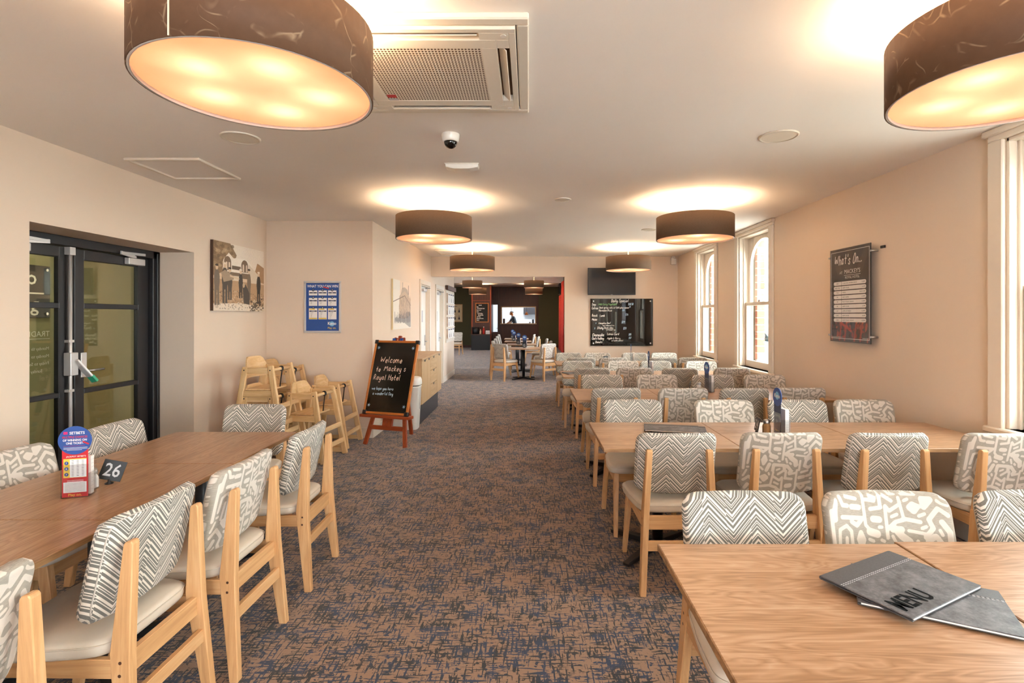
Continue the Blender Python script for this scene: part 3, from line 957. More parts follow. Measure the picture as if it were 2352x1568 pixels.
def cushion_mesh(kind):
    nx, ny = (97, 73) if kind == 'maze' else (33, 25)
    U, V = np.meshgrid(np.linspace(-1, 1, nx), np.linspace(-1, 1, ny))
    hw, hh, rc = CW / 2, CH / 2, .055
    m = np.maximum(np.abs(U), np.abs(V)) + 1e-9
    # push the grid's rim on to a rounded rectangle
    bx, bz = U / m * hw, V / m * hh
    qx, qz = np.abs(bx) - (hw - rc), np.abs(bz) - (hh - rc)
    corner = (qx > 0) & (qz > 0)
    s = np.ones_like(m)
    ux, uz = np.abs(bx), np.abs(bz)
    A = ux ** 2 + uz ** 2; Bq = -2 * (ux * (hw - rc) + uz * (hh - rc)); Cq = (hw - rc) ** 2 + (hh - rc) ** 2 - rc ** 2
    s = np.where(corner, (-Bq + np.sqrt(np.maximum(Bq ** 2 - 4 * A * Cq, 0))) / (2 * A), 1)
    k = 1 - (1 - s) * m ** 6
    X, Z = U * hw * k, V * hh * k
    Z = Z + np.where(V < 0, -.018 * (1 - (U) ** 2) * np.abs(V) ** 2, 0)     # lower edge bellies down a little
    edge = np.clip((1 - m) / .11, 0, 1)
    half = .010 + .017 * np.sqrt(1 - (1 - edge) ** 2)
    verts, uvs, mot, faces = [], [], [], []
    for side in (0, 1):
        sg = -1 if side == 0 else 1           # 0 = rear face (-y), 1 = front
        Y = sg * half
        # the outer ring of the two faces meets
        Y = np.where(m > .9999, 0, Y)
        yc = .028 * (U ** 2) + Y              # wings come forward
        # tilt: top back
        zz = Z + CH / 2
        tilt = .078 * (zz / CH)
        P = np.stack([X, yc - tilt, zz], -1).reshape(-1, 3)
        o = len(verts)
        verts += P.tolist()
        uvs += np.stack([X + (0 if side else .013), zz], -1).reshape(-1, 2).tolist()
        mot += (motif_sdf(nx, ny, side == 1).ravel().tolist() if kind == 'maze' else [0] * (nx * ny))
        idx = np.arange(nx * ny).reshape(ny, nx) + o
        q = np.stack([idx[:-1, :-1].ravel(), idx[:-1, 1:].ravel(), idx[1:, 1:].ravel(), idx[1:, :-1].ravel()], 1)
        if side == 1: q = q[:, ::-1]
        faces += q.tolist()
    me = bpy.data.meshes.new('backrest')
    me.from_pydata(verts, [], faces)
    at = me.attributes.new('motif', 'FLOAT', 'POINT'); at.data.foreach_set('value', np.array(mot, np.float32))
    uvl = me.uv_layers.new(name='UVMap')
    vi = np.zeros(len(me.loops), np.int32); me.loops.foreach_get('vertex_index', vi)
    uvl.data.foreach_set('uv', np.array(uvs, np.float32)[vi].ravel())
    bm = bmesh.new(); bm.from_mesh(me)
    bmesh.ops.remove_doubles(bm, verts=bm.verts, dist=1e-5)
    bmesh.ops.recalc_face_normals(bm, faces=bm.faces)
    for f in bm.faces: f.smooth = True
    bm.to_mesh(me); bm.free()
    me.materials.append(MT[kind])
    # piping loop near the rear rim
    loop = []
    for i in range(72):
        g = 2 * PI * i / 72
        cx, cz = math.cos(g), math.sin(g)
        e = .22
        x = math.copysign(abs(cx) ** e, cx) * (hw - .012); z = math.copysign(abs(cz) ** e, cz) * (hh - .012)
        u, v = x / hw, z / hh
        zz = z + hh + (-.018 * (1 - u * u) * v * v if v < 0 else 0)
        loop.append((x, .028 * u * u - .021 - .078 * zz / CH, zz))
    return me, loop

def make_chair(kind):
    t = thing('dining_chair')
    me, loop = cushion_mesh(kind)
    bk = link(me, 'backrest', t); bk.location = (0, -.150, .525)
    B().tube(loop, .0028, 6, closed=True).build('piping', MT['pipe'], bk)
    # seat pad: rounded, a little crowned, wider in front
    n = 40; vs = []; rings = [(.93, .418), (.985, .424), (1.0, .435), (1.0, .452), (.985, .466), (.93, .476), (.6, .483), (.25, .485)]
    fs = []
    for k, z in rings:
        for i in range(n):
            g = 2 * PI * i / n; c, s_ = math.cos(g), math.sin(g); e = .30
            u, v = math.copysign(abs(c) ** e, c), math.copysign(abs(s_) ** e, s_)
            wid = .232 + .014 * v - (.012 if v < 0 else 0) * abs(v)
            vs.append((u * wid * k, .005 + v * .215 * k, z))
    m = len(rings)
    for r in range(m - 1):
        for i in range(n):
            q = (i + 1) % n; fs.append((r * n + i, r * n + q, (r + 1) * n + q, (r + 1) * n + i))
    fs += [tuple(range(n - 1, -1, -1)), tuple(range((m - 1) * n, m * n))]
    seat = B().add(vs, fs, True).build('seat', MT['vinyl'], t)
    B().tube([(math.copysign(abs(math.cos(2 * PI * i / 48)) ** .3, math.cos(2 * PI * i / 48)) * (.2335 + .014 * math.copysign(abs(math.sin(2 * PI * i / 48)) ** .3, math.sin(2 * PI * i / 48)) - (.012 if math.sin(2 * PI * i / 48) < 0 else 0) * abs(math.sin(2 * PI * i / 48)) ** .3),
              .005 + math.copysign(abs(math.sin(2 * PI * i / 48)) ** .3, math.sin(2 * PI * i / 48)) * .2155, .459) for i in range(48)], .0022, 5, closed=True).build('seam', MT['vinyl'], seat)
    for sx in (-1, 1):
        # rear leg runs up as the back post
        prof = [(-.300, 0), (-.262, 0), (-.214, .36), (-.206, .43), (-.236, .775), (-.244, .785), (-.262, .787), (-.268, .778), (-.272, .43), (-.276, .36)]
        vs = []
        for (y, z) in prof:
            xc = .208 - .043 * z / .785
            for dx in (-.0165, .0165): vs.append((sx * xc + dx, y, z))
        k = len(prof)
        fs = [tuple(2 * i for i in range(k)), tuple(2 * i + 1 for i in reversed(range(k)))]
        fs += [(2 * i, 2 * i + 1, 2 * ((i + 1) % k) + 1, 2 * ((i + 1) % k)) for i in range(k)]
        lg = B().add(vs, fs).build('leg', MT['ashz'], t, .003)
        for z in (.365, .405): B().disc((sx * (.208 - .043 * z / .785 + .0172), -.243, z), .0055, 10, 'x', sx * .0004).build('plug', MT['brown'], lg)
        B().bar((sx * .19, .175, .42), (sx * .207, .255, 0), .036, .052, .026, .032).build('leg', MT['ashz'], t, .003)
        B().bar((sx * .19, -.225, .383), (sx * .192, .17, .388), .022, .062).build('side_rail', MT['ashy'], t, .002)
    B().box(-.178, .178, .165, .187, .355, .418).build('front_rail', MT['ashx'], t, .002)
    B().box(-.178, .178, -.252, -.228, .345, .418).build('rear_rail', MT['ashx'], t, .002)
    B().bar((-.184, -.262, .262), (.184, -.262, .262), .052, .022, side=(0, 0, 1)).build('stretcher', MT['ashx'], t, .002)
    return t
PROTO = {'zig': make_chair('zig'), 'maze': make_chair('maze')}
used = set()
PAT = {'zig': 'chevron-patterned', 'maze': 'maze-patterned'}
def place_chair(kind, x, y, rz, label, group):
    t = PROTO[kind]
    if kind not in used:
        used.add(kind)
        t.location = (x, y, 0); t.rotation_euler = (0, 0, rz); tag(t, label, 'chair', group)
        return t
    return dup(t, (x, y, 0), rz, label, group)

ROWS = ['front', 'second', 'third', 'fourth', 'fifth']
ORD = ['first', 'second', 'third', 'fourth']
near = {1: (3.123, [.825, 1.42, 2.01, 2.655]), 2: (4.94, [.79, 1.40, 1.95, 2.47]), 3: (6.75, [.79, 1.32, 1.90, 2.55]), 4: (8.38, [.82, 1.32, 2.10, 2.56])}
far = {0: (1.72, [.785, 1.30, 1.87]), 1: (3.84, [.80, 1.495, 2.06, 2.58]), 2: (5.55, [.80, 1.41, 2.01, 2.59]), 3: (7.33, [.70, 1.35, 1.82, 2.47]), 4: (9.0, [.70, 1.20, 1.85, 2.37])}
rj = random.Random(11)
for r, (y, xs) in near.items():
    for i, x in enumerate(xs):
        k = 'zig' if i % 2 == 0 else 'maze'
        place_chair(k, x, y + rj.uniform(-.012, .012), R(rj.uniform(-1.5, 1.5)), '%s chair, back to the camera, %s from the aisle at the %s window-side row' % (PAT[k], ORD[i], ROWS[r]), 'chairs at the window-side tables')
for r, (y, xs) in far.items():
    for i, x in enumerate(xs):
        k = 'zig' if i % 2 == 0 else 'maze'
        place_chair(k, x, y + rj.uniform(-.012, .012), PI + R(rj.uniform(-1.5, 1.5)), '%s chair facing the camera, %s from the aisle behind the %s window-side row' % (PAT[k], ORD[i], ROWS[r]), 'chairs at the window-side tables')
LG = 'chairs at the left-hand table'
for k, x, y, l in (('maze', -1.575, 1.22, 'maze-patterned dining chair cut by the frame, nearest on the left table aisle side'),
                   ('zig', -1.555, 1.88, 'large chevron-patterned dining chair on the aisle side, opposite the table number sign'),
                   ('maze', -1.50, 2.39, 'pale maze-patterned chair between two chevron chairs, aisle side of the left table'),
                   ('zig', -1.50, 3.09, 'chevron-patterned dining chair at the far aisle corner of the left table')):
    place_chair(k, x, y, R(90 + rj.uniform(-1.5, 1.5)), l, LG)
for k, x, y, l in (('maze', -2.31, 2.50, 'maze-patterned dining chair on the wall side, left of the red brochure stand'),
                   ('zig', -2.31, 3.15, 'chevron-patterned dining chair on the wall side, in front of the glazed door'),
                   ('maze', -2.31, 1.82, 'dining chair with only its seat showing under the left-hand tabletop')):
    place_chair(k, x, y, R(-90 + rj.uniform(-1.5, 1.5)), l, LG)
place_chair('zig', -2.0, 3.63, PI, 'chevron-patterned dining chair at the far end of the left table, before the high chairs', LG)
# back room chairs
BG = 'chairs at the back room tables'
for k, x, y, rz, l in (('zig', -.56, 12.42, -38, 'chevron-patterned chair left of the nearest back room table'), ('maze', .34, 12.42, 38, 'maze-patterned chair right of the nearest back room table'),
                       ('maze', -.72, 13.5, -88, 'maze-patterned chair left of the back room tables, just behind the nearest one'), ('zig', .36, 13.55, 88, 'olive chevron chair right of the back room tables, second from the front'),
                       ('zig', -.75, 14.9, -88, 'chevron chair in the third place down the left side of the back room tables'), ('maze', .30, 14.9, 88, 'maze chair in the third place down the right side of the back room tables'),
                       ('maze', -.80, 16.6, -88, 'maze chair in the fourth place down the left side of the back room tables'), ('zig', .10, 16.6, 88, 'chevron chair in the fourth place down the right side of the back room tables'),
                       ('zig', -.85, 18.4, -88, 'chevron chair farthest down the left side of the back room tables'), ('maze', -.02, 18.4, 88, 'maze chair farthest down the right side of the back room tables'),
                       ('zig', -2.86, 20.4, 172, 'dining chair standing alone by the olive wall of the back room')):
    place_chair(k, x, y, R(rz), l, BG)

# ================================================================== TABLES
def make_table(wx, wy):
    t = thing('dining_table')
    top = B().box(-wx / 2 + .002, wx / 2 - .002, -wy / 2 + .002, wy / 2 - .002, .728, .750).build('tabletop', MT['table'], t, .0015)
    e = B()
    for s_ in (-1, 1):
        e.box(-wx / 2, wx / 2, min(s_ * wy / 2, s_ * wy / 2 - s_ * .0021), max(s_ * wy / 2, s_ * wy / 2 - s_ * .0021), .7285, .7485)
        e.box(min(s_ * wx / 2, s_ * wx / 2 - s_ * .0021), max(s_ * wx / 2, s_ * wx / 2 - s_ * .0021), -wy / 2, wy / 2, .7285, .7485)
    e.build('edge_band', MT['ply'], top)
    B().tube([(0, 0, .03), (0, 0, .715)], .034, 16).build('pedestal', MT['black'], t)
    f = B()
    for g in (45, 135, 225, 315):
        c, s_ = math.cos(R(g)), math.sin(R(g))
        f.bar((c * .02, s_ * .02, .045), (c * .36, s_ * .36, .02), .055, .05, .045, .022, side=(-s_, c, 0))
    f.build('cross_foot', MT['black'], t, .004)
    B().box(-.18, .18, -.18, .18, .715, .728).build('mounting_plate', MT['black'], t)
    return t
TW, TD = .808, .75
tproto = make_table(TW - .001, TD)
tu = False
rows = [(1.017, 1.767, 2), (3.03, 3.78, 3), (4.77, 5.52, 3), (6.57, 7.32, 3), (8.2, 8.95, 3)]
PLACE = ['aisle-end', 'middle', 'window-end']
for r, (ya, yb, n) in enumerate(rows):
    for i in range(n):
        x = .434 + TW * (i + .5); y = (ya + yb) / 2 + (.010 if (r == 0 and i == 1) else 0)
        l = 'walnut-topped dining table, %s one of the %s window-side row' % (PLACE[i], ROWS[r])
        if not tu: t = tproto; tu = True; t.location = (x, y, 0); tag(t, l, 'table', 'window-side dining tables')
        else: t = dup(tproto, (x, y, 0), 0, l, 'window-side dining tables')
        if r == 0 and i == 1: t.location.z = .003
lp = make_table(.745, .80)
for i in range(3):
    y = 3.47 - .748 * (i + .5); l = ('walnut-topped table, farthest of the left-hand run, by the chair facing the camera', 'walnut-topped table in the middle of the left-hand run, beside the number sign', 'walnut-topped table, nearest of the left-hand run, behind the near chairs')[i]
    if i == 0: lp.location = (-1.94, y, 0); lp.rotation_euler = (0, 0, R(90)); tag(lp, l, 'table', 'left-hand dining tables')
    else: dup(lp, (-1.94, y, 0), R(90), l, 'left-hand dining tables')
for i, (x, y) in enumerate(((-.13, 12.55), (-.2, 14.2), (-.33, 15.9), (-.42, 17.7))):
    dup(tproto, (x, y, 0), 0, 'back room table on a black pedestal, %s in its line' % ORD[i], 'back room dining tables')

# ================================================================== CEILING FITTINGS
ac = thing('ceiling_air_conditioner', 'cream cassette air conditioner with perforated grille in the ceiling', 'air conditioner', (-.475, 2.50, CZ))
h = .475
b = B()
for (xa, xb, ya, yb) in ((-h, h, -h, -.425), (-h, h, .425, h), (-h, -.425, -.425, .425), (.425, h, -.425, .425)):
    b.box(xa, xb, ya, yb, -.028, 0)
b.build('outer_frame', MT['acw'], ac, .006)
b = B()
for a, c in ((-.425, -.395), (-.335, -.30), (.30, .335), (.395, .425)):
    b.box(-.425, .425, a, c, -.036, -.006) if abs(a) > .3 or abs(c) > .3 else None
b = B()
# face panel built round the four outlet slots and the grille opening
L = [-.42, -.392, -.338, -.27, .27, .338, .392, .42]
def pan(xa, xb, ya, yb, z=-.040): b.box(xa, xb, ya, yb, z, -.008)
pan(-.42, .42, -.42, -.392); pan(-.42, .42, .392, .42)
pan(-.42, -.392, -.392, .392); pan(.392, .42, -.392, .392)
pan(-.338, .338, -.338, -.27); pan(-.338, .338, .27, .338); pan(-.338, -.27, -.27, .27); pan(.27, .338, -.27, .27)
for sx in (-1, 1):
    for sy in (-1, 1):
        xa, xb = sorted((sx * .27, sx * .392)); ya, yb = sorted((sy * .338, sy * .392)); pan(xa, xb, ya, yb)
        xa, xb = sorted((sx * .338, sx * .392)); ya, yb = sorted((sy * .27, sy * .338)); pan(xa, xb, ya, yb)
b.build('face_panel', MT['acw'], ac, .002)
B().box(-.27, .27, -.27, .27, -.038, -.010).build('intake_grille', MT['perf'], ac)
cav = B()
for (xa, xb, ya, yb) in ((-.27, .27, -.392, -.338), (-.27, .27, .338, .392), (-.392, -.338, -.27, .27), (.338, .392, -.27, .27)):
    cav.box(xa, xb, ya, yb, -.008, -.004)
cav.build('outlet_cavity', MT['vent'], ac)
for (a_, c_, sd) in (((-.262, -.362, -.024), (.262, -.362, -.024), 'x'), ((-.262, .362, -.036), (.262, .362, -.036), 'x'), ((-.362, -.262, -.03), (-.362, .262, -.03), 'y'), ((.362, -.262, -.03), (.362, .262, -.03), 'y')):
    side = Vector((0, .7, .7)) if sd == 'x' else Vector((.7, 0, -.7))
    B().bar(a_, c_, .045, .004, side=side).build('louvre_flap', MT['acw'], ac)
for sx in (-1, 1):
    for sy in (-1, 1): B().disc((sx * .37, sy * .37, -.0415), .012, 14, 'z', .002).build('corner_screw', MT['plastic'], ac)
B().box(-.262, -.215, .20, .235, -.0388, -.0382).build('warning_label', MT['rprint'], ac)
B().box(-.262, -.215, .245, .275, -.0388, -.0382).build('small_label', MT['gprint'], ac)

cm = thing('dome_camera', 'white dome security camera with dark bubble on the ceiling', 'camera', (-.51, 3.40, CZ))
B().lathe([(.058, 0), (.058, -.012), (.052, -.045), (.046, -.05), (0, -.05)], 32).build('housing', MT['plastic'], cm)
B().lathe([(.043 * math.cos(a), -.05 - .043 * math.sin(a)) for a in [i * PI / 16 for i in range(9)]], 28).build('bubble', MT['gloss'], cm)
ex = thing('emergency_light', 'white curved emergency light fitting on the ceiling behind the dome camera', 'light', (-.52, 4.07, CZ))
B().prism([(-.13, 0), (.13, 0), (.125, -.03), (.06, -.042), (-.06, -.042), (-.125, -.03)], -.035, .06).build('body', MT['plastic'], ex, .003)
B().box(-.132, .132, -.04, .065, -.008, 0).build('base', MT['acw'], ex)
for x, y, r, l in ((-1.91, 3.46, .122, 'round flush ceiling speaker above the left-hand table'), (1.64, 3.43, .122, 'round flush ceiling speaker above the window-side tables'),
                   (.344, 5.3, .085, 'small round ceiling detector between the two middle pendants'), (1.64, 7.15, .10, 'small round ceiling speaker behind the middle right pendant')):
    s_ = thing('ceiling_speaker', l, 'speaker', (x, y, CZ))
    B().lathe([(r, 0), (r, -.006), (r - .012, -.010), (r - .014, -.005), (r - .016, -.005)], 40).build('rim', MT['acw'], s_)
    B().lathe([(r - .016, -.005), (r * .5, -.009), (0, -.010)], 40).build('mesh_cover', MT['acw'], s_)
for x0_, x1_, y0_, y1_, l in ((-3.03, -2.465, 3.9, 4.475, 'square ceiling access hatch with cream beading near the glazed door'), (-1.69, -1.03, 9.35, 9.95, 'ceiling access hatch in front of the beam over the passage')):
    hh_ = thing('access_hatch', l, 'hatch', ((x0_ + x1_) / 2, (y0_ + y1_) / 2, CZ))
    w_, d_ = (x1_ - x0_) / 2, (y1_ - y0_) / 2
    f = B(); q = .028
    for xa, xb, ya, yb in ((-w_, w_, -d_, -d_ + q), (-w_, w_, d_ - q, d_), (-w_, -w_ + q, -d_ + q, d_ - q), (w_ - q, w_, -d_ + q, d_ - q)): f.box(xa, xb, ya, yb, -.018, 0)
    f.build('beading', MT['trim'], hh_, .004)
    B().box(-w_ + q, w_ - q, -d_ + q, d_ - q, -.004, 0).build('panel', MT['ceil'], hh_)
ms = thing('motion_sensor', 'small white motion sensor high in the corner beside the windows', 'sensor', (2.86, 10.36, 2.53))
B().prism([(-.05, 0), (.05, 0), (.05, .12), (-.05, .14)], -.06, .02).build('housing', MT['plastic'], ms, .01)
B().cbox(0, 0, .15, .06, .05, .03).build('bracket', MT['plastic'], ms)

# ================================================================== PICTURES, POSTERS, BOARDS
# sepia group photograph on canvas
pc = thing('canvas_print', 'sepia canvas print of men standing before an old arched building, on the left wall', 'picture', (XL + .004, 5.355, 1.573), R(90))
B().box(0, 1.02, -.03, 0, 0, .73).build('canvas_edge', plain('dark_canvas_edge', '4A3326', .8), pc)
p = Pic(1.02, .73, 300, 214, 'D9BFA0')
p.poly([(0, .55), (1, .5), (1, 1), (0, 1)], 'E9DAC8'); p.poly([(0, .5), (.33, .62), (.42, .84), (.3, 1), (0, 1)], '8E7355')
for i in range(60):
    a = random.Random(i); p.ell(a.uniform(0, .36), a.uniform(.6, .98), .03, .025, a.choice(['6F583F', 'A88B68', 'BFA683']), .6)
p.poly([(.75, .5), (1, .46), (1, .72), (.85, .78)], 'A9825C')
p.poly([(.16, .56), (.72, .50), (.74, .72), (.62, .80), (.44, .80), (.36, .79), (.27, .86), (.17, .74)], 'EFE3D3')
p.ell(.25, .72, .065, .085, '7A634E'); p.rect(.185, .6, .315, .72, '8D7660'); p.ell(.58, .70, .07, .09, '7A634E'); p.rect(.51, .56, .65, .70, '8D7660')
for x in (.22, .27, .54, .61): p.rect(x, .61, x + .022, .72, 'E4D2BB')
p.rect(.33, .62, .5, .68, '6B5745'); p.rect(.17, .585, .66, .60, 'EFE3D3'); p.rect(.17, .50, .66, .58, '7B6652'); p.rect(.33, .46, .52, .53, 'DCCBB4')
p.poly([(.66, .74), (.86, .60), (.86, .42), (.66, .46)], 'D9C8B2')
p.poly([(0, 0), (1, 0), (1, .44), (0, .46)], 'B79470'); p.poly([(0, 0), (1, 0), (1, .07), (.5, .12), (0, .10)], 'E6D6C2')
for i in range(260):
    a = random.Random(900 + i); p.ell(a.uniform(0, 1), a.uniform(.02, .3), .012, .01, a.choice(['6E573F', '5B4836', 'D9C4A8']), .5)
for i in range(90):
    a = random.Random(400 + i); p.ell(a.gauss(.83, .08), abs(a.gauss(.08, .06)), .016, .015, a.choice(['3D3026', '5B4836', 'CDB697']), .9)
for (x, zb, zt, w, c) in ((.06, .08, .62, .05, '75685A'), (.20, .11, .66, .055, '4D453D'), (.29, .16, .60, .045, '544A41'), (.50, .20, .60, .042, '3F372F'), (.67, .18, .62, .04, '7C6C5A'), (.88, .12, .60, .045, '2F2720')):
    p.rect(x - w * .8, zb, x - w * .12, zt * .6, c); p.rect(x + w * .12, zb, x + w * .8, zt * .6, c); p.ell(x, zt * .72, w, zt * .25, c); p.ell(x, zt, .022, .036, 'D8BE9F'); p.ell(x, zt + .032, .028, .016, '3A2E25' if c > '5' else 'E5D6C4')
p.poly([(.18, .42), (.36, .47), (.37, .52), (.2, .6), (.13, .55)], 'A8937B'); p.line(.3, .52, .46, .49, .012, 'D8BE9F')
p.poly([(.56, .12), (.68, .10), (.68, .28), (.60, .42), (.54, .36)], '4C443D'); p.ell(.56, .40, .024, .036, 'C9AE8E')
p.speck(.25); p.build('print', MT['pr'], pc, -.0305)

pc = thing('canvas_print', 'pale sketch canvas of a tall corner building on the corridor wall', 'picture', (XP + .004, 7.385, 1.325), R(90))
B().box(0, 1.12, -.025, 0, 0, .72).build('canvas_edge', MT['cream'], pc)
p = Pic(1.12, .72, 250, 160, 'E9DFD2')
p.rect(.35, .6, 1, 1, 'E5C9AE', .8); p.rect(0, .8, .35, 1, 'E3DCD0')
p.poly([(.3, .2), (.32, .68), (.62, .80), (.98, .64), (.98, .22)], 'C4A98F'); p.poly([(.38, .70), (.48, .86), (.62, .88), (.78, .84), (.88, .68), (.62, .80)], 'B39F8C')
p.line(0, .55, .62, .70, .008, '6E5B50'); p.line(.62, .70, .98, .50, .008, '6E5B50'); p.line(.5, .84, .5, .97, .01, '5F5048'); p.line(.84, .74, .84, .93, .012, '5F5048')
rr = random.Random(5)
for i in range(150):
    x = rr.uniform(.3, .98); z = rr.uniform(.2, .66); p.line(x, z, x, z + rr.uniform(.02, .10), .0045, rr.choice(['7B6A5F', '97816F', '5E5049']), .6)
for i in range(110):
    x = rr.uniform(.08, .98); p.line(x, .14 + rr.uniform(-.02, .04), x, rr.uniform(.18, .36), .009, rr.choice(['4F4A4A', '6C6564', '8A7F79']), .75)
p.poly([(.08, .18), (.6, .12), (.9, .02), (.98, .02), (.98, .3), (.7, .2), (.08, .24)], '8B8480', .8)
p.speck(.12); p.build('print', MT['pr'], pc, -.0255)

# blue prize poster in a snap frame
kp = thing('framed_poster', 'blue prize-table poster in a silver snap frame on the corner wall', 'poster', (-2.80, YP, 1.308), 0)
w_, h_ = .462, .645
f = B(); q = .026
for xa, xb, za, zb in ((0, w_, 0, q), (0, w_, h_ - q, h_), (0, q, q, h_ - q), (w_ - q, w_, q, h_ - q)): f.box(xa, xb, -.02, 0, za, zb)
f.build('frame', MT['alu'], kp, .004)
sh = B().box(q, w_ - q, -.008, -.001, q, h_ - q).build('poster_sheet', MT['blue'], kp)
def pxz(px, py): return (px - 350) / (1140 - 350) * w_, (1330 - py) / (1330 - 235) * h_
wt = B(); nv = B(); yl = B(); rd = B(); sb = B(); ink = B()
y_ = -.0085
x, z = pxz(750, 372); text(wt, 'WHAT YOU CAN WIN', x, z, .047, y_ - .0006, bold=.02, sx=.80)
cols = (455, 657, 862); rws = ((435, 540), (592, 760), (812, 1045)); num = 1
for j, (pa, pb) in enumerate(rws):
    for i, cx in enumerate(cols):
        xa, za = pxz(cx, pb); xb, zb = pxz(cx + 180, pa)
        wt.box(xa, xb, y_ - .0003, y_, za, zb)
        xm = (xa + xb) / 2
        nv.disc((xm, y_ - .0005, zb + .004), .0155, 18, 'y')
        text(wt, str(num), xm, zb - .004, .025, y_ - .0012, bold=.02); num += 1
        ht = zb - .022 - (.006 if j else 0)
        nv.box(xa + .006, xb - .006, y_ - .0006, y_ - .0003, ht - .014, ht)
        text(wt, ('$4', '$12', '$44', '$120', '$640', '$1,800', '$5,000', '$25,000', '$100,000')[num - 2], xm, ht - .0115, .013, y_ - .001)
        vals = (('',), ('',), ('2  $1',), ('3  $4', '2  $1'), ('4  $14', '3  $2'), ('5  $80', '4  $5', '3  $1'), ('6  $125', '5  $12', '4  $3', '3  $1'), ('7  $675', '6  $60', '5  $7', '4  $2'), ('8  $2,500', '7  $210', '6  $20', '5  $5', '4  $1'))[num - 2]
        for k, vv in enumerate(vals):
            if vv: text(ink, vv, xa + .012, ht - .030 - k * .0175, .013, y_ - .0008, align='LEFT')
        if j == 2:
            yl.box(xa + .004, xb - .03, y_ - .0006, y_ - .0003, zb - .018, zb - .004)
            if i < 2: yl.box(xa + .004, xb - .004, y_ - .0006, y_ - .0003, za + .003, za + .018)
x, z = pxz(945, 1140); sb.disc((x, y_ - .0002, z), .031, 28, 'y')
x, z = pxz(945, 1160); text(wt, 'Keno', x, z, .052, y_ - .0008, bold=.025, sx=.95)
x, z = pxz(945, 1245); text(yl, 'Play on.', x, z, .034, y_ - .0006, bold=.015)
a_ = pxz(760, 360); c_ = pxz(880, 395); rd.ribbon([a_, c_], .014, y_ - .001)
wt.build('white_lettering', MT['wprint'], kp); nv.build('navy_bars', MT['navy'], kp); yl.build('yellow_lettering', MT['yellow'], kp); rd.build('red_pencil', MT['rprint'], kp); sb.build('ball_mark', MT['skyb'], kp); ink.build('prize_figures', MT['ink'], kp)

# black events sign on stand-offs on the right wall
wo = thing('events_sign', "black acrylic What's On sign on stand-offs, right wall between the windows", 'sign', (XR, 5.04, 1.278), R(-90))
sw, sh_ = .595, .865
p = Pic(sw, sh_, 100, 146, '2A2624')
p.poly([(0, 1), (.12, 1), (.35, .72), (.2, .72)], '5A4C40', .5); p.poly([(.88, 1), (1, 1), (.8, .72), (.65, .72)], '5A4C40', .5); p.poly([(.45, 1), (.55, 1), (.6, .7), (.4, .7)], '453B33', .5)
rr = random.Random(8)
for i in range(110):
    p.ell(rr.uniform(.03, .97), rr.uniform(.03, .24), rr.uniform(.008, .03), rr.uniform(.008, .03), rr.choice(['8E2A1C', '5A1A14', 'B04A2E', '3A1512', '1E1412']), .75)
for x in (.25, .38, .62, .76): p.line(x, .03, x + .05, .2, .02, 'A0341F', .9); p.ell(x + .06, .22, .025, .02, 'C2704A', .9)
p.line(.3, .2, .55, .12, .015, 'B3422A', .9); p.speck(.2)
B().box(0, sw, -.052, -.046, 0, sh_).build('acrylic_panel', MT['black'], wo)
p.build('printed_sheet', MT['pr'], wo, -.0525)
pl = B(); gr = B()
for (xa, xb, za, zb) in ((.015, sw - .015, .03, .034), (.015, sw - .015, sh_ - .03, sh_ - .026), (.015, .019, .03, sh_ - .03), (sw - .019, sw - .015, .03, sh_ - .03)): pl.box(xa, xb, -.0535, -.0528, za, zb)
hand(pl, "What's On...", .07, .715, .088, .0095, .3, -.0537, .1, .60)
text(pl, 'AT', .17, .63, .032, -.0537, shear=.2); text(pl, "MACKEY'S", .34, .628, .054, -.0537, sx=.95); pl.box(.22, .46, -.0537, -.053, .612, .615); text(pl, 'ROYAL HOTEL', .34, .582, .032, -.0537)
L_ = [('WED', 'CLUBS DEAL MEMBER DRAW', '7.00PM'), ('WED-THU', 'HAPPY HOUR', '5-6PM'), ('THU', 'TRIVIA', 'FROM 7PM'), ('FRI', 'MEAT RAFFLE', '6.30PM'), ('FRI', 'MULTI TICKET DRAWS', '5.30PM'), ('FRI', 'HAPPY HOUR', '5-7PM'), ('SAT', 'SUPER SATURDAY', '5.30PM'), ('SUN', 'HAPPY HOUR', '4-6PM'), ('SUN', 'MULTI TICKET DRAWS', '4.30PM')]
for k, (a, c, e) in enumerate(L_):
    z = .525 - k * .0425
    pts = [(.055, z), (.055, z + .034), (.54, z + .034), (.54, z)]
    n_ = 6; rad = .017; ring = []
    for cx, g0 in ((.52, -90), (.075, 90)):
        for q in range(n_ + 1):
            g = R(g0 + 180 * q / n_); ring.append((cx + rad * math.cos(g), z + .017 + rad * math.sin(g)))
    pl.add([(x, -.0535, zz) for x, zz in ring], [tuple(range(len(ring)))])
    gr.box(.178, .1805, -.0541, -.0536, z, z + .034)
    text(gr, a, .118, z + .011, .017, -.0541); text(gr, c, .195, z + .011, .0165, -.0541, align='LEFT'); text(gr, e, .525, z + .011, .0165, -.0541, align='RIGHT')
text(pl, 'www.mackeysroyalhotel.com', .03, .04, .014, -.0537, align='LEFT'); text(pl, '/mackeysroyal', sw - .03, .04, .014, -.0537, align='RIGHT')
pl.build('white_lettering', MT['wprint'], wo); gr.build('dark_lettering', MT['ink'], wo)
for xx, zz in ((-.012, .06), (-.012, sh_ - .07), (sw + .012, .06), (sw + .012, sh_ - .07)):
    B().tube([(xx, -.062, zz), (xx, 0, zz)], .009, 10).build('standoff', MT['steel'], wo)
B().box(-.004, sw + .004, -.058, -.054, -.012, sh_ + .006).build('front_acrylic', MT['sacr'], wo)
ct = thing('wall_clip', 'small black clip on the right wall beside the events sign', 'clip', (XR, 4.36, 2.095), R(-90))
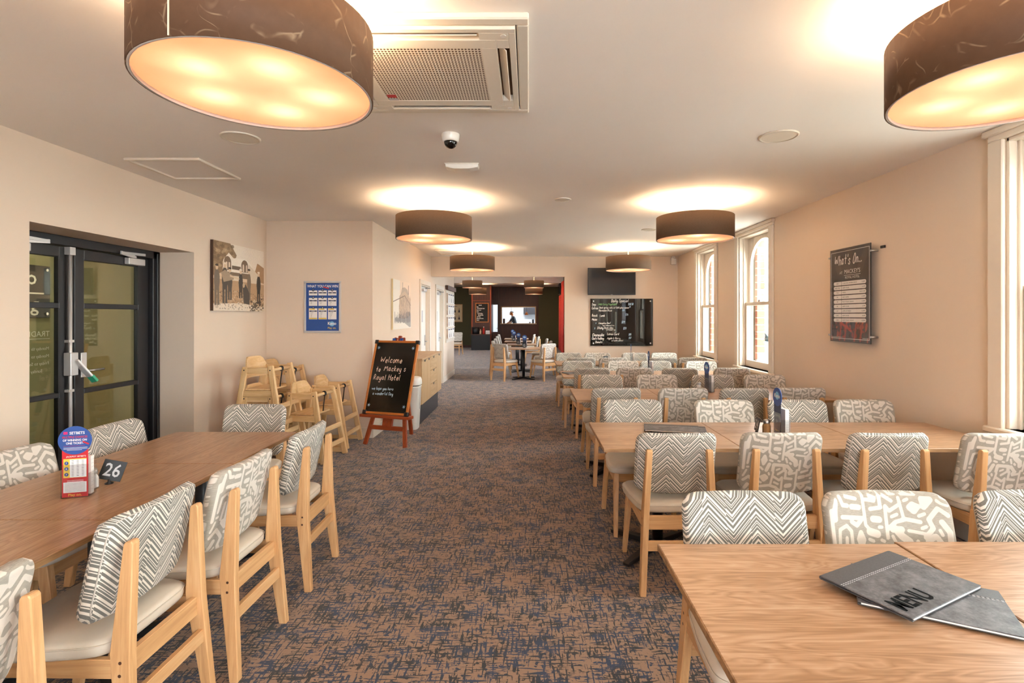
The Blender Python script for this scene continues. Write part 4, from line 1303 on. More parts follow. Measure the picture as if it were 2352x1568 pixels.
B().box(-.025, .025, -.012, 0, -.01, .012).build('clip_body', MT['black'], ct)

# television
tv = thing('television', 'black wall television tilted forward above the specials board', 'television', (1.60, YB, 2.185), 0)
bd = B().box(-.462, .462, -.30, -.255, -.262, .262).build('bezel', MT['black'], tv, .004)
B().box(-.452, .452, -.302, -.2995, -.246, .254).build('screen', MT['screen'], tv)
B().box(-.02, .02, -.302, -.3005, -.257, -.252).build('maker_mark', MT['gprint'], tv)
B().cbox(0, -.13, 0, .08, .26, .08).cbox(0, -.012, 0, .3, .024, .25).build('wall_bracket', MT['black'], tv)

# daily specials board
ds = thing('specials_board', 'glossy black handwritten daily specials board below the television', 'board', (1.22, YB, .925), 0)
bw, bh = 1.24, .935
B().box(0, bw, -.03, -.022, 0, bh).build('board', MT['gloss'], ds)
for xx, zz in ((.06, .05), (.06, bh - .05), (bw - .05, .05), (bw - .05, bh - .05)): B().disc((xx, -.036, zz), .015, 12, 'y', .014).build('fixing', MT['alu'], ds)
wt = B(); gn = B(); bl = B(); yb_ = -.0312
rg = random.Random(21)
def bx(px): return (px - 295) / 1600 * bw
def bzz(py): return (1385 - py) / 1205 * bh
for s_, px, py, hh_, tgt, thick in (('Daily Special', 820, 270, .058, wt, .009), ('Soup:', 330, 355, .045, wt, .008), ('Mild Curry Vegetable', 500, 345, .036, gn, .006), ('$10.50', 1255, 345, .04, bl, .007),
        ('Entree:', 325, 450, .05, wt, .008), ('Duck spring rolls w/ Chilli plum sauce', 520, 430, .033, wt, .006), ('$14', 1285, 410, .035, bl, .006), ('Hawaiian Pizza', 505, 505, .038, wt, .006), ('$18', 1105, 500, .035, bl, .007),
        ('Roast:', 330, 640, .05, wt, .008), ('Lamb', 530, 640, .042, wt, .007), ('$26', 1185, 610, .038, bl, .006), ('Mains:', 330, 740, .048, wt, .008), ('1', 425, 825, .03, bl, .007), ('Mongolian Beef', 500, 825, .034, wt, .006), ('$29', 1090, 805, .042, bl, .007),
        ('veg & steamed rice', 600, 880, .026, wt, .005), ('2', 390, 960, .03, bl, .007), ('Sticky Pork Ribs', 465, 955, .042, wt, .007), ('$27', 1130, 965, .042, bl, .007), ('w/ Coconut rice', 700, 990, .024, wt, .005),
        ('Cheesecake:', 340, 1140, .055, wt, .009), ('Lemon Curd', 720, 1110, .044, wt, .007), ('$15', 1270, 1120, .038, bl, .007), ('Chefs Pudding:', 330, 1225, .048, wt, .008), ('Apple & Berry', 720, 1215, .04, wt, .006), ('$12', 1270, 1205, .038, bl, .007),
        ('w/ vanilla custard', 830, 1268, .026, wt, .005), ('Donuts', 415, 1315, .044, wt, .008)):
    lb = B(); hand(lb, s_, bx(px), bzz(py), hh_, thick, .28, yb_, .12, .53 if s_[-1] == ':' else .70, rg)
    lb.build('price' if s_[0] == '$' else 'handwritten_line', MT['chalkg' if tgt is gn else 'chalkb' if tgt is bl else 'chalk'], ds)

# ================================================================== EASEL CHALKBOARD
es = thing('easel', 'red-stained wooden easel standing before the corner wall', 'easel', (-1.675, 6.13, 0), R(-18))
for s_ in (-1, 1):
    B().bar((s_ * .27, -.03, 0), (s_ * .05, .30, 1.25), .05, .028, .04, .025, side=(1, 0, 0)).build('front_leg', MT['redz'], es, .003)
B().bar((-.02, .60, 0), (0, .33, 1.2), .045, .028, side=(1, 0, 0)).build('rear_leg', MT['redz'], es, .003)
B().bar((-.235, .02, .20), (.235, .02, .20), .05, .022, side=(0, 0, 1)).build('cross_bar', MT['redx'], es, .003)
B().box(-.335, .335, -.05, .05, .325, .358).build('ledge', MT['redx'], es, .004)
B().bar((0, .02, .22), (0, .055, .34), .13, .03, side=(1, 0, 0)).disc((0, -.005, .27), .011, 10, 'y', .02).build('ledge_block', MT['redz'], es, .004)
B().bar((0, .292, 1.18), (0, .31, 1.275), .05, .03, side=(1, 0, 0)).build('top_clamp', MT['redz'], es, .012, 2)
mast = B().bar((0, .06, .34), (0, .302, 1.2), .045, .02, side=(1, 0, 0)).build('mast', MT['redz'], es, .003)
cb = thing('chalkboard', 'black chalkboard with a handwritten welcome, resting on the easel', 'chalkboard', (-1.675, 6.13, 0), R(-18))
tilt = math.atan2(.268, .85)
def onboard(bld, name, mat, parent, bevel=0):
    M = Matrix.Translation((0, -.022, .365)) @ Matrix.Rotation(-tilt, 4, 'X')
    return bld.xf(M).build(name, mat, parent, bevel)
BW, BH = .60, .89
onboard(B().box(-BW / 2 + .012, BW / 2 - .012, -.008, .008, .012, BH - .012), 'slate', MT['chalkboard'], cb)
for xa, xb, za, zb, m_ in ((-BW / 2 + .03, BW / 2 - .03, 0, .026, 'teakx'), (-BW / 2 + .03, BW / 2 - .03, BH - .026, BH, 'teakx'), (-BW / 2, -BW / 2 + .026, .03, BH - .03, 'teakz'), (BW / 2 - .026, BW / 2, .03, BH - .03, 'teakz')):
    onboard(B().box(xa, xb, -.016, .012, za, zb), 'frame_rail', MT[m_], cb, .003)
for sx in (-1, 1):
    for zz in (.018, BH - .018): onboard(B().cbox(sx * (BW / 2 - .019), -.002, zz, .05, .036, .048), 'corner_cap', MT['black'], cb, .005)
for sx in (-1, 1): onboard(B().cbox(sx * .05, .0, BH + .012, .04, .012, .04), 'clip', MT['blue'], cb)
wt = B(); bl = B(); rg = random.Random(4)
def ex_(px): return (px - 425) / 1 / 560 * .585
for s_, x, z, hh_, th in (('Welcome', -.185, .615, .072, .0062), ('to', -.225, .505, .058, .006), ('Mackey s', -.115, .515, .064, .006), ('Royal Hotel', -.245, .405, .064, .006)):
    wt = B(); hand(wt, s_, x, z, hh_, th, .16, -.0092, .1, .74, rg); onboard(wt, 'handwritten_line', MT['chalkp'], cb)
for s_, x, z, hh_, th in (('we hope you have', -.235, .285, .036, .004), ('a wonderful Day', -.215, .225, .036, .004)):
    bl = B(); hand(bl, s_, x, z, hh_, th, .12, -.0092, .1, .70, rg); onboard(bl, 'handwritten_line', MT['chalkb'], cb)
for sx, zz in ((-.24, .80), (.235, .80), (-.24, .10), (.235, .10)):
    bl = B()
    for g in (20, 80, 140): c, s2 = math.cos(R(g)) * .02, math.sin(R(g)) * .02; bl.ribbon([(sx - c, zz - s2), (sx + c, zz + s2)], .004, -.0092)
    onboard(bl, 'chalk_star', MT['chalkb'], cb)

# ================================================================== BIN AND SIDEBOARD
bn = thing('swing_bin', 'white plastic swing-lid bin behind the easel, before the sideboard', 'bin', (-1.66, 7.06, 0))
b = B(); n = 28; vs = []; fs = []
prof = [(.84, 0), (.86, .01), (1.0, .555), (1.02, .56), (1.02, .575), (1.0, .58)]
def ring(k, z): return [(math.copysign(abs(math.cos(2 * PI * i / n)) ** .45, math.cos(2 * PI * i / n)) * .195 * k, math.copysign(abs(math.sin(2 * PI * i / n)) ** .45, math.sin(2 * PI * i / n)) * .135 * k, z) for i in range(n)]
def loft(prof):
    b = B(); vs = sum([ring(k, z) for k, z in prof], []); fs = []
    for r in range(len(prof) - 1):
        for i in range(n): fs.append((r * n + i, r * n + (i + 1) % n, (r + 1) * n + (i + 1) % n, (r + 1) * n + i))
    fs += [tuple(range(n - 1, -1, -1)), tuple(range((len(prof) - 1) * n, len(prof) * n))]
    return b.add(vs, fs, True)
loft(prof).build('body', MT['plastic'], bn)
loft([(.99, .578), (.99, .592)]).build('seal_band', MT['black'], bn)
loft([(1.03, .592), (1.04, .60), (1.03, .655), (.97, .685), (.85, .695)]).build('lid', MT['plastic'], bn)
B().box(.183, .1875, -.03, -.02, .27, .42).build('side_lettering', MT['gprint'], bn)

sbd = thing('sideboard', 'pale oak sideboard with drawers on a charcoal plinth along the corridor wall', 'cabinet', (XP, 8.03, 0))
ya, yb = -.79, .79; xf_ = .47
B().box(.02, xf_ - .02, ya + .002, yb - .002, .28, .90).build('carcass', MT['oakz'], sbd, .002)
B().box(.02, xf_ + .005, ya - .012, yb + .012, .90, .925).build('cabinet_top', MT['oaky'], sbd, .003)
B().box(.02, xf_ - .05, ya + .02, yb - .05, 0, .279).build('plinth', MT['plinth'], sbd)
def front(y0, y1, z0, z1, nm, m_, nx_=None):
    o = B().box(xf_ - .019, xf_, y0 + .003, y1 - .003, z0 + .003, z1 - .003).build(nm, MT[m_], sbd, .002)
    yc = (y0 + y1) / 2
    B().prism([(yc - .05, z1 - .004), (yc + .05, z1 - .004), (yc + .025, z1 - .03), (yc - .025, z1 - .03)], xf_ - .001, xf_ + .003, 'x').build('cup_pull', MT['black'], o)
front(ya, -.40, .285, .898, 'door', 'oakz'); front(-.40, -.18, .285, .898, 'door', 'oakz')
for k in range(3): front(-.18, .36, .285 + k * .2045, .285 + (k + 1) * .2045, 'drawer', 'oaky')
front(.36, yb, .285, .898, 'door', 'oakz')

# poster rack at the end of the corridor wall
pr = thing('poster_rack', 'white wall rack of drink posters at the end of the corridor wall', 'rack', (XP, 12.15, .95), R(90))
rw, rh = 1.28, 1.12
B().box(0, rw, -.03, 0, -.06, rh + .04).build('backing', MT['trim'], pr)
for k in range(4):
    z = k * .28
    fr = B().box(.02, rw - .02, -.05, -.03, z, z + .022).build('ledge', MT['trim'], pr)
    B().box(.02, .2, -.034, -.030, z + .03, z + .262).build('side_strip', MT['ply'], pr)  # flat brown strip at the left end of each row
    for i in range(3):
        x = .24 + i * .335
        q = B().box(x, x + .31, -.036, -.0305, z + .024, z + .265).build('poster', MT['paper'], pr)
        rg = random.Random(k * 3 + i)
        B().box(x + .03, x + .28, -.0368, -.0361, z + .225, z + .252).build('poster_heading', MT['brown' if (k + i) % 2 else 'navy'], q)
        d_ = B(); xx = x + .12 + rg.uniform(-.04, .06)
        d_.prism([(xx, z + .05), (xx + .07, z + .05), (xx + .06, z + .13), (xx + .04, z + .15), (xx + .04, z + .19), (xx + .025, z + .19), (xx + .025, z + .15), (xx + .005, z + .13)], -.0366, -.0361)
        d_.build('bottle_picture', MT['gprint' if rg.random() < .4 else 'plinth'], q)
B().box(-.02, rw + .05, -.07, -.02, rh + .06, rh + .16).build('heading_board', MT['brown'], pr)
wl = thing('wall_lettering', 'grey script lettering on the wall above the poster rack', 'lettering', (XP, 12.2, 2.17), R(90))
l_ = B(); hand(l_, 'We Hope You Have', 0, 0, .085, .009, .2, -.004, .1, .62); l_.build('script', MT['plinth'], wl)

# ================================================================== HIGH CHAIRS
def make_highchair():
    t = thing('high_chair')
    for sx in (-1, 1):
        B().bar((sx * .225, .255, 0), (sx * .185, .125, .735), .032, .062, .032, .055, side=(1, 0, 0)).build('leg', MT['pinez'], t, .006)
        B().bar((sx * .225, -.235, 0), (sx * .185, -.135, .72), .032, .062, .032, .055, side=(1, 0, 0)).build('leg', MT['pinez'], t, .006)
        B().bar((sx * .186, -.16, .685), (sx * .186, .10, .685), .060, .022, side=(0, 0, 1)).build('arm_rail', MT['piney'], t, .004)
        B().bar((sx * .199, -.17, .455), (sx * .199, .16, .455), .062, .022, side=(0, 0, 1)).build('seat_rail', MT['piney'], t, .004)
        B().bar((sx * .222, -.22, .035), (sx * .222, .23, .035), .045, .022, side=(0, 0, 1)).build('floor_rail', MT['piney'], t, .004)
    n = 10; vs = []; fs = []
    for i in range(n + 1):                     # bowed back board with clipped corners
        u = -1 + 2 * i / n
        ht = .815 if abs(u) < .72 else .815 - (abs(u) - .72) / .28 * .085
        y = -.175 + .05 * u * u
        for yy, zz in ((y, .60), (y, ht), (y - .014, ht), (y - .014, .60)): vs.append((u * .18, yy, zz))
    for i in range(n):
        for k in range(4): a = i * 4 + k; c = i * 4 + (k + 1) % 4; fs.append((a, c, c + 4, a + 4))
    fs += [(0, 1, 2, 3), (n * 4 + 3, n * 4 + 2, n * 4 + 1, n * 4)]
    B().add(vs, fs).build('back_board', MT['pinex'], t)
    B().prism([(-.185, -.15), (.185, -.15), (.185, .09), (.12, .13), (-.12, .13), (-.185, .09)], .488, .503, 'z').build('seat', MT['pinex'], t, .003)
    B().tube([(-.18, .128, .69), (.18, .128, .69)], .017, 12).build('front_bar', MT['pinex'], t)
    for z, w in ((.33, .19), (.16, .20)):
        y = .255 - .13 * z / .735
        B().bar((-w, y + .018, z), (w, y + .018, z), .05, .018, side=(0, 0, 1)).build('foot_rung', MT['pinex'], t, .003)
    B().bar((-.2, -.225, .12), (.2, -.225, .12), .05, .018, side=(0, 0, 1)).build('rear_rung', MT['pinex'], t, .003)
    st = B().tube([(.0, .128, .712), (.005, .151, .69), (0, .14, .66), (.012, .135, .58), (0, .12, .50)], .006, 6)
    st.tube([(-.012, .128 + .022 * math.cos(g), .69 + .022 * math.sin(g)) for g in [i * PI / 5 for i in range(11)]], .007, 6)
    st.build('strap', MT['black'], t)
    bt = B()
    for sx in (-1, 1):
        for (y, z) in ((.127, .69), (-.14, .69), (-.155, .455)): bt.disc((sx * .2025, y, z), .007, 8, 'x', sx * .002)
    bt.build('bolt', MT['black'], t)
    return t
hp = make_highchair(); hu = False
for x, y, z, rz, l in ((-2.70, 5.42, 0, -93, 'pine high chair at the bottom of the nearer stack against the left wall'), (-2.70, 5.42, .285, -93, 'pine high chair on top of the nearer stack, below the sepia canvas'),
                       (-2.86, 6.08, 0, -90, 'pine high chair at the bottom of the farther stack in the corner'), (-2.86, 6.08, .20, -90, 'pine high chair on top of the farther stack in the corner'),
                       (-2.32, 5.60, 0, -98, 'pine high chair on the floor in front of the two stacks'), (-2.33, 6.20, 0, -92, 'pine high chair on the floor beside the easel')):
    if not hu: hu = True; hp.location = (x, y, z); hp.rotation_euler = (0, 0, R(rz)); tag(hp, l, 'high chair', 'pine high chairs')
    else: dup(hp, (x, y, z), R(rz), l, 'pine high chairs')

# ================================================================== ON THE TABLES
TZ = .750
def stand(label, x, y, rz, front='blue', detail=False):
    t = thing('brochure_stand', label, 'stand', (x, y, TZ + .001), rz, 'brochure stands on the tables')
    B().box(-.05, .05, -.032, -.030, .002, .14).box(-.05, .05, .030, .032, .002, .14).box(-.05, -.048, -.03, .03, .002, .10).box(.048, .05, -.03, .03, .002, .10).box(-.05, .05, -.032, .032, 0, .002).build('acrylic_holder', MT['acr'], t)
    B().box(-.043, .043, .002, .026, .003, .165).build('order_pad', MT['paper'], t)
    ln = B()
    for k in range(9): ln.box(.0431, .0434, .004, .024, .02 + k * .016, .0212 + k * .016)
    ln.build('pad_rule', MT['gprint'], t)
    cd = B().box(-.046, .046, -.029, -.027, .003, .215).build('card', MT['rprint' if front == 'red' else 'navy'], t)
    dc = B().disc((0, -.030, .242), .060, 40, 'y', .003).build('disc_header', MT['blue'], t)
    wt = B(); rd = B(); yl = B(); ink = B(); pk = B()
    y_ = -.0304
    if front == 'red':
        pk.cbox(-.033, y_, .274, .014, .0004, .011)
        text(wt, 'SETBETS', .008, .268, .0155, y_, bold=.02, sx=.95)
        text(rd, 'MULTIPLE CHANCES', 0, .252, .0125, y_, bold=.02, sx=.78)
        text(wt, 'OF WINNING ON', 0, .239, .0125, y_, bold=.02, sx=.85); text(wt, 'ONE TICKET.', 0, .226, .0125, y_, bold=.02, sx=.85)
        rd.box(-.04, .035, y_ - .0002, y_, .2185, .2195)
        for k in range(3): wt.box(-.04 + .012 * (k == 2), .045 - .02 * (k == 2), y_ - .0002, y_, .211 - k * .005, .2122 - k * .005)
        rd.ribbon([(.028, .236), (.05, .224)], .006, y_ - .0006)
        y2 = -.0293
        text(wt, 'JACKPOT SETBETS', .004, .171, .0085, y2, bold=.01)
        yl.box(-.041, .041, y2 - .0002, y2, .085, .165); wt.box(-.018, .0405, y2 - .0005, y2 - .0002, .086, .161)
        nb = B()
        for k, s_ in enumerate('787'):
            nb.disc((-.030, y2 - .0006, .147 - k * .024), .0075, 16, 'y'); text(wt, s_, -.030, .1435 - k * .024, .010, y2 - .001)
        nb.build('number_ball', MT['blue'], t)
        for k in range(11):
            for xx in (-.012, .006, .024): ink.box(xx, xx + .008, y2 - .0009, y2 - .0006, .156 - k * .0064, .1575 - k * .0064)
        for k in range(2): wt.box(-.028, .03, y2 - .0002, y2, .072 - k * .005, .0735 - k * .005)
        wt.box(-.041, .041, y2 - .0003, y2, .022, .066)
        for k in range(7): ink.box(-.036, .036, y2 - .0009, y2 - .0005, .060 - k * .0055, .0609 - k * .0055)
        text(yl, 'Play on.', 0, .007, .0155, y2 - .0002, bold=.015)
    else:
        sb = B(); sb.disc((0, y_, .25), .026, 24, 'y'); sb.build('ball_mark', MT['skyb'], t)
        text(wt, 'Keno', 0, .237, .036, y_ - .0006, bold=.02)
        text(yl, 'Play on.', 0, .02, .0155, -.0296)
    for bb, nm, m_ in ((wt, 'white_lettering', 'wprint'), (rd, 'red_lettering', 'rprint'), (yl, 'yellow_lettering', 'yellow'), (ink, 'small_print', 'ink'), (pk, 'logo_mark', 'pink')):
        if bb.v: bb.build(nm, MT[m_], t)
    return t
def shaker(label, x, y, fill):
    t = thing('condiment_shaker', label, 'shaker', (x, y, TZ + .001), 0, 'salt and pepper shakers')
    def oct_(k, z): return [(k * math.cos(R(22.5 + 45 * i)), k * math.sin(R(22.5 + 45 * i)), z) for i in range(8)]
    def lo(rings):
        b = B(); vs = sum([oct_(k, z) for k, z in rings], []); fs = []
        for r in range(len(rings) - 1):
            for i in range(8): fs.append((r * 8 + i, r * 8 + (i + 1) % 8, (r + 1) * 8 + (i + 1) % 8, (r + 1) * 8 + i))
        fs += [tuple(range(7, -1, -1)), tuple(range((len(rings) - 1) * 8, len(rings) * 8))]
        return b.add(vs, fs)
    lo([(.024, 0), (.027, .004), (.027, .052), (.019, .068)]).build('glass_jar', MT['acr'], t)
    lo([(.022, .005), (.0245, .008), (.0245, .050), (.017, .064)]).build('contents', MT[fill], t)
    B().lathe([(.0205, .067), (.021, .075), (.019, .086), (.012, .091), (0, .092)], 18).build('lid', MT['steel'], t)
    return t
def number(label, s_, x, y, rz, roll=0.0):
    t = thing('table_number', label, 'sign', (x, y, TZ + .001), rz, 'table number signs')
    B().lathe([(0, 0), (.017, 0), (.017, .004), (.006, .010), (.004, .022), (0, .022)], 16).build('stand', MT['black'], t)
    M = Matrix.Translation((0, 0, .02)) @ Matrix.Rotation(roll, 4, 'Y') @ Matrix.Rotation(R(-10), 4, 'X')
    B().box(-.044, .044, -.002, .002, -.004, .084).xf(M).build('plate', MT['ink'], t)
    b = B(); text(b, s_, 0, .014, .080, -.0026, bold=.012, sx=.82); b.xf(M).build('numerals', MT['gprint'], t)
    return t
stand('red and blue round-topped brochure stand on the left-hand table', -1.93, 2.24, R(16), 'red', True)
shaker('white salt shaker behind the red brochure stand on the left table', -1.945, 2.325, 'salt')
number('black number 26 sign tilted on the left-hand table', '26', -1.925, 2.395, R(22), R(17))
for (x, y, rz, l) in ((1.645, 3.40, -90, 'blue disc-topped brochure stand on the second window-side row'), (1.83, 5.30, -84, 'blue disc-topped brochure stand on the third window-side row'),
                      (1.62, 6.95, -90, 'blue disc-topped brochure stand on the fourth window-side row'), (1.71, 8.62, -97, 'blue disc-topped brochure stand on the fifth window-side row')):
    stand(l, x, y, R(rz), 'blue')
for (x, y, f_, l) in ((1.555, 3.42, 'pepper', 'pepper shaker left of the brochure stand on the second window-side row'), (1.735, 5.33, 'salt', 'salt shaker beside the brochure stand on the third window-side row'),
                      (1.50, 6.97, 'pepper', 'pepper shaker beside the brochure stand on the fourth window-side row')):
    shaker(l, x, y, f_)
for (x, y, s_, rz, l) in ((1.487, 3.42, '24', -100, 'dark number sign edge-on, second window-side row'), (1.645, 5.36, '23', -104, 'dark number sign edge-on, third window-side row'), (1.27, 8.62, '8', 20, 'number sign near the chair backs, fifth window-side row')):
    number(l, s_, x, y, R(rz))
for i, (x, y) in enumerate(((-.1, 12.75), (-.28, 14.3), (-.45, 16.0), (-.55, 17.8))):
    stand('blue disc-topped brochure stand on back room table, %s in line' % ORD[i], x, y, R(-15), 'blue')
    number('black number sign on back room table, %s in line' % ORD[i], str(12 + i), x - .02, y - .22, 0)

def menu(label, x, y, z, rz, w=.345, h=.24, detail=True, mat='leather'):
    """x runs along the spine, +y towards the spine"""
    t = thing('menu_folder', label, 'menu', (x, y, z), rz, 'leather menu folders')
    B().box(-w / 2, w / 2, -h / 2, h / 2, .0065, .0095).build('front_cover', MT[mat], t, .001)
    B().box(-w / 2, w / 2, -h / 2, h / 2, 0, .003).build('rear_cover', MT['leather2'], t, .001)
    B().box(-w / 2 + .008, w / 2 - .004, -h / 2 + .0005, h / 2 - .005, .003, .0065).build('pages', MT['paper'], t)
    B().box(-w / 2, w / 2, h / 2 - .058, h / 2 - .002, .0095, .0101).build('spine_panel', MT['leather2'], t)
    B().box(-w / 2, w / 2, h / 2 - .004, h / 2 + .002, 0, .0095).build('spine', MT['leather2'], t, .002)
    st = B()
    for k in range(34):
        xx = -w / 2 + .006 + k * (w - .012) / 33
        for yy in (h / 2 - .060, h / 2 - .066): st.cbox(xx, yy, .0099, .0055, .0012, .0008)
    st.build('stitching', MT['gprint'], t)
    if detail:
        b = B(); M = Matrix.Translation((0, 0, .0097)) @ Matrix.Rotation(R(-90), 4, 'X')
        text(b, 'MENU', 0, .0, .074, 0, align='LEFT', bold=.028, sx=.72)
        b.v = [(vx - w / 2 + .018, vz - h / 2 + .026, .0100) for vx, vy, vz in b.v]
        b.build('lettering', MT['menuink'], t)
    return t
c0 = (Vector((1.133, 1.652, 0)) + Vector((.942, 1.281, 0)) + Vector((1.258, 1.449, 0)) + Vector((.83, 1.4975, 0))) / 4
menu('large grey leather menu lettered MENU lying uppermost on the front table', c0.x, c0.y, TZ + .0165, math.atan2(.161, .31))
menu('grey leather menu lying half under another on the front table', 1.08, 1.41, TZ + .005, R(-28), detail=False)
menu('upper of two brown-grey menus lying on the second window-side row', .955, 3.50, TZ + .0115, R(-12), .36, .20, False)
menu('lower of two brown-grey menus lying on the second window-side row', 1.005, 3.52, TZ + .001, R(-14), .36, .22, False)
menu('dark menu on the aisle end of the fourth window-side row', .62, 7.0, TZ + .001, R(20), .3, .22, False)

# ================================================================== BACK ROOM
ct = thing('servery_counter', 'low black counter below the chalkboard in the back room', 'counter', (-2.14, 23.34, 0))
B().box(-.42, .40, -.22, .22, 0, .67).build('cabinet_body', MT['black'], ct)
B().box(-.45, .43, -.25, .23, .67, .70).build('counter_top', MT['brown'], ct, .004)
def bottle(label, x, y, mat, h, r, cap):
    t = thing('sauce_bottle', label, 'bottle', (x, y, .701))
    B().lathe([(0, 0), (r, .004), (r, h * .62), (r * .45, h * .78), (r * .4, h * .9), (0, h * .9)], 14).build('bottle_body', MT[mat], t)
    B().lathe([(r * .5, h * .88), (r * .4, h), (0, h)], 12).build('cap', MT[cap], t)
bottle('red sauce bottle on the black back room counter', -2.02, 23.3, 'sauce', .34, .055, 'wprint')
bottle('cream sauce bottle on the black back room counter', -2.16, 23.3, 'cream', .22, .04, 'white')
nb_ = thing('napkin_holder', 'white napkin holder on the black back room counter', 'napkin holder', (-1.84, 23.3, .701))
B().box(-.09, .09, -.05, .05, 0, .012).box(-.09, .09, -.05, -.04, .012, .13).box(-.09, .09, .04, .05, .012, .13).build('holder', MT['alu'], nb_)
B().box(-.085, .085, -.038, .038, .012, .16).build('napkins', MT['paper'], nb_)
bt_ = thing('counter_tub', 'black tub on the left of the back room counter', 'tub', (-2.38, 23.36, .701))
B().lathe([(0, 0), (.15, 0), (.17, .30), (.16, .30), (.145, .02), (0, .02)], 20).build('tub_body', MT['black'], bt_)
B().lathe([(.155, .29), (.178, .29), (.178, .31), (.155, .31), (.155, .29)], 20).build('tub_rim', MT['black'], bt_)

kc = thing('framed_chalkboard', 'framed menu chalkboard on the brown wood column in the back room', 'chalkboard', (-2.42, 23.6, 1.22))
w_, h_ = .60, .88
B().box(.03, w_ - .03, -.02, -.005, .03, h_ - .03).build('slate', MT['chalkboard'], kc)
f = B(); q = .035
for xa, xb, za, zb in ((0, w_, 0, q), (0, w_, h_ - q, h_), (0, q, q, h_ - q), (w_ - q, w_, q, h_ - q)): f.box(xa, xb, -.035, 0, za, zb)
f.build('frame', MT['teakz'], kc)
l_ = B(); rg = random.Random(9)
for k, (s_, x) in enumerate((('Specials', .15), ('Soup', .06), ('Pork Pie Duck Salad', .08), ('Roast Lamb', .06), ('Mains', .06), ('Beef Pie Chips', .1), ('Rib Salad Rice', .12), ('Hot Chips', .08), ('Cheesecake Lemon', .06), ('Donuts', .06))):
    hand(l_, s_, x, h_ - .12 - k * .075, .045, .009, .2, -.0215, .1, .55, rg)
l_.build('handwriting', MT['chalk'], kc)

pf = thing('framed_poster', 'cream bottle-chart poster on the olive wall of the back room', 'poster', (-4.0, 25.0, 1.22))
B().box(0, .82, -.03, 0, 0, .85).build('frame', MT['ash' + 'z'], pf, .004)
B().box(.03, .79, -.033, -.03, .03, .82).build('sheet', MT['cream'], pf)
d_ = B()
for x in (.2, .42, .62):
    for z in (.12, .46): d_.prism([(x, z), (x + .08, z), (x + .075, z + .08), (x + .05, z + .12), (x + .05, z + .2), (x + .03, z + .2), (x + .03, z + .12), (x + .005, z + .08)], -.0345, -.033)
d_.box(.25, .57, -.0345, -.033, .74, .76)
d_.build('bottle_drawings', MT['plinth'], pf)

bt2 = thing('wall_television', 'black television high on the right wall of the back room', 'television', (1.45, 22.6, 2.75), R(-90))
B().box(-.55, .55, -.16, -.10, -.31, .31).build('bezel', MT['black'], bt2, .004)
B().box(-.53, .53, -.1615, -.1595, -.29, .29).build('screen', MT['screen'], bt2)
B().cbox(0, -.05, 0, .1, .1, .1).build('wall_bracket', MT['black'], bt2)
for k, (ya, yb) in enumerate(((20.5, 21.75), (22.2, 23.4))):
    cu = thing('curtain', ('red pleated curtain on the right wall of the back room, nearer panel', 'red pleated curtain on the right wall of the back room, farther panel')[k], 'curtain', (1.40, ya, 0), 0, 'red curtains')
    n = 60; vs = []; fs = []
    for i in range(n + 1):
        y = (yb - ya) * i / n; x = -.05 * math.sin(i * 2 * PI / 7.5)
        vs += [(x - .03, y, .04), (x * .7 - .03, y, 2.9 if k == 0 else 2.4)]
    fs = [(2 * i, 2 * i + 2, 2 * i + 3, 2 * i + 1) for i in range(n)]
    o = B().add(vs, fs, True).build('pleated_cloth', MT['curtain'], cu)
    md = o.modifiers.new('thick', 'SOLIDIFY'); md.thickness = .006
    B().tube([(0, -.1, 2.92 if k == 0 else 2.42), (0, yb - ya + .1, 2.92 if k == 0 else 2.42)], .015, 8).build('rail', MT['brown'], cu)

# kitchen pendants, bench and cook
for x, l in ((-.86, 'copper pendant shade in the serving hatch, left one'), (-.12, 'copper pendant shade in the serving hatch, right one')):
    t = thing('heat_lamp', l, 'lamp', (x, 25.5, 1.56), 0, 'copper heat lamps')
    B().lathe([(.09, 0), (.085, .05), (.05, .11), (.02, .15), (0, .15)], 18).build('shade', MT['copper'], t)
    B().tube([(0, 0, .15), (0, 0, 2.9 - 1.56)], .008, 6).build('cord', MT['black'], t)
kb = thing('kitchen_bench', 'steel kitchen bench behind the serving hatch', 'bench', (-.5, 26.1, 0))
B().box(-1.1, 1.1, -.3, .3, .88, .92).build('bench_top', MT['steel'], kb)
for sx in (-1, 1):
    for sy in (-1, 1): B().tube([(sx * 1.0, sy * .25, 0), (sx * 1.0, sy * .25, .88)], .02, 8).build('leg', MT['steel'], kb)
for x, l, m_, h_ in ((-1.2, 'wooden box on the left of the serving hatch ledge', 'brown', .22), (.05, 'steel canister right of the cook in the serving hatch', 'steel', .3), (.2, 'dark canister at the right end of the serving hatch', 'plinth', .42)):
    t = thing('kitchen_canister', l, 'canister', (x, 25.06 if m_ == 'brown' else 26.0, PZ0 if m_ == 'brown' else .92))
    B().lathe([(0, 0), (.05, 0), (.052, h_ - .02), (.045, h_ - .01)], 16).build('canister_body', MT[m_], t)
    B().lathe([(.054, h_ - .02), (.054, h_), (0, h_ + .012)], 16).build('canister_lid', MT[m_], t)
rk = thing('kitchen_cabinet', 'grey wall cabinet on the kitchen back wall right of the cook', 'cabinet', (.05, 28.83, 1.85))
B().box(-.35, .35, -.15, .15, -.25, .12).build('cabinet_body', MT['plinth'], rk)
for s_ in (-1, 1): B().box(min(s_ * .01, s_ * .34), max(s_ * .01, s_ * .34), -.165, -.15, -.24, .11).build('door', MT['plinth'], rk)

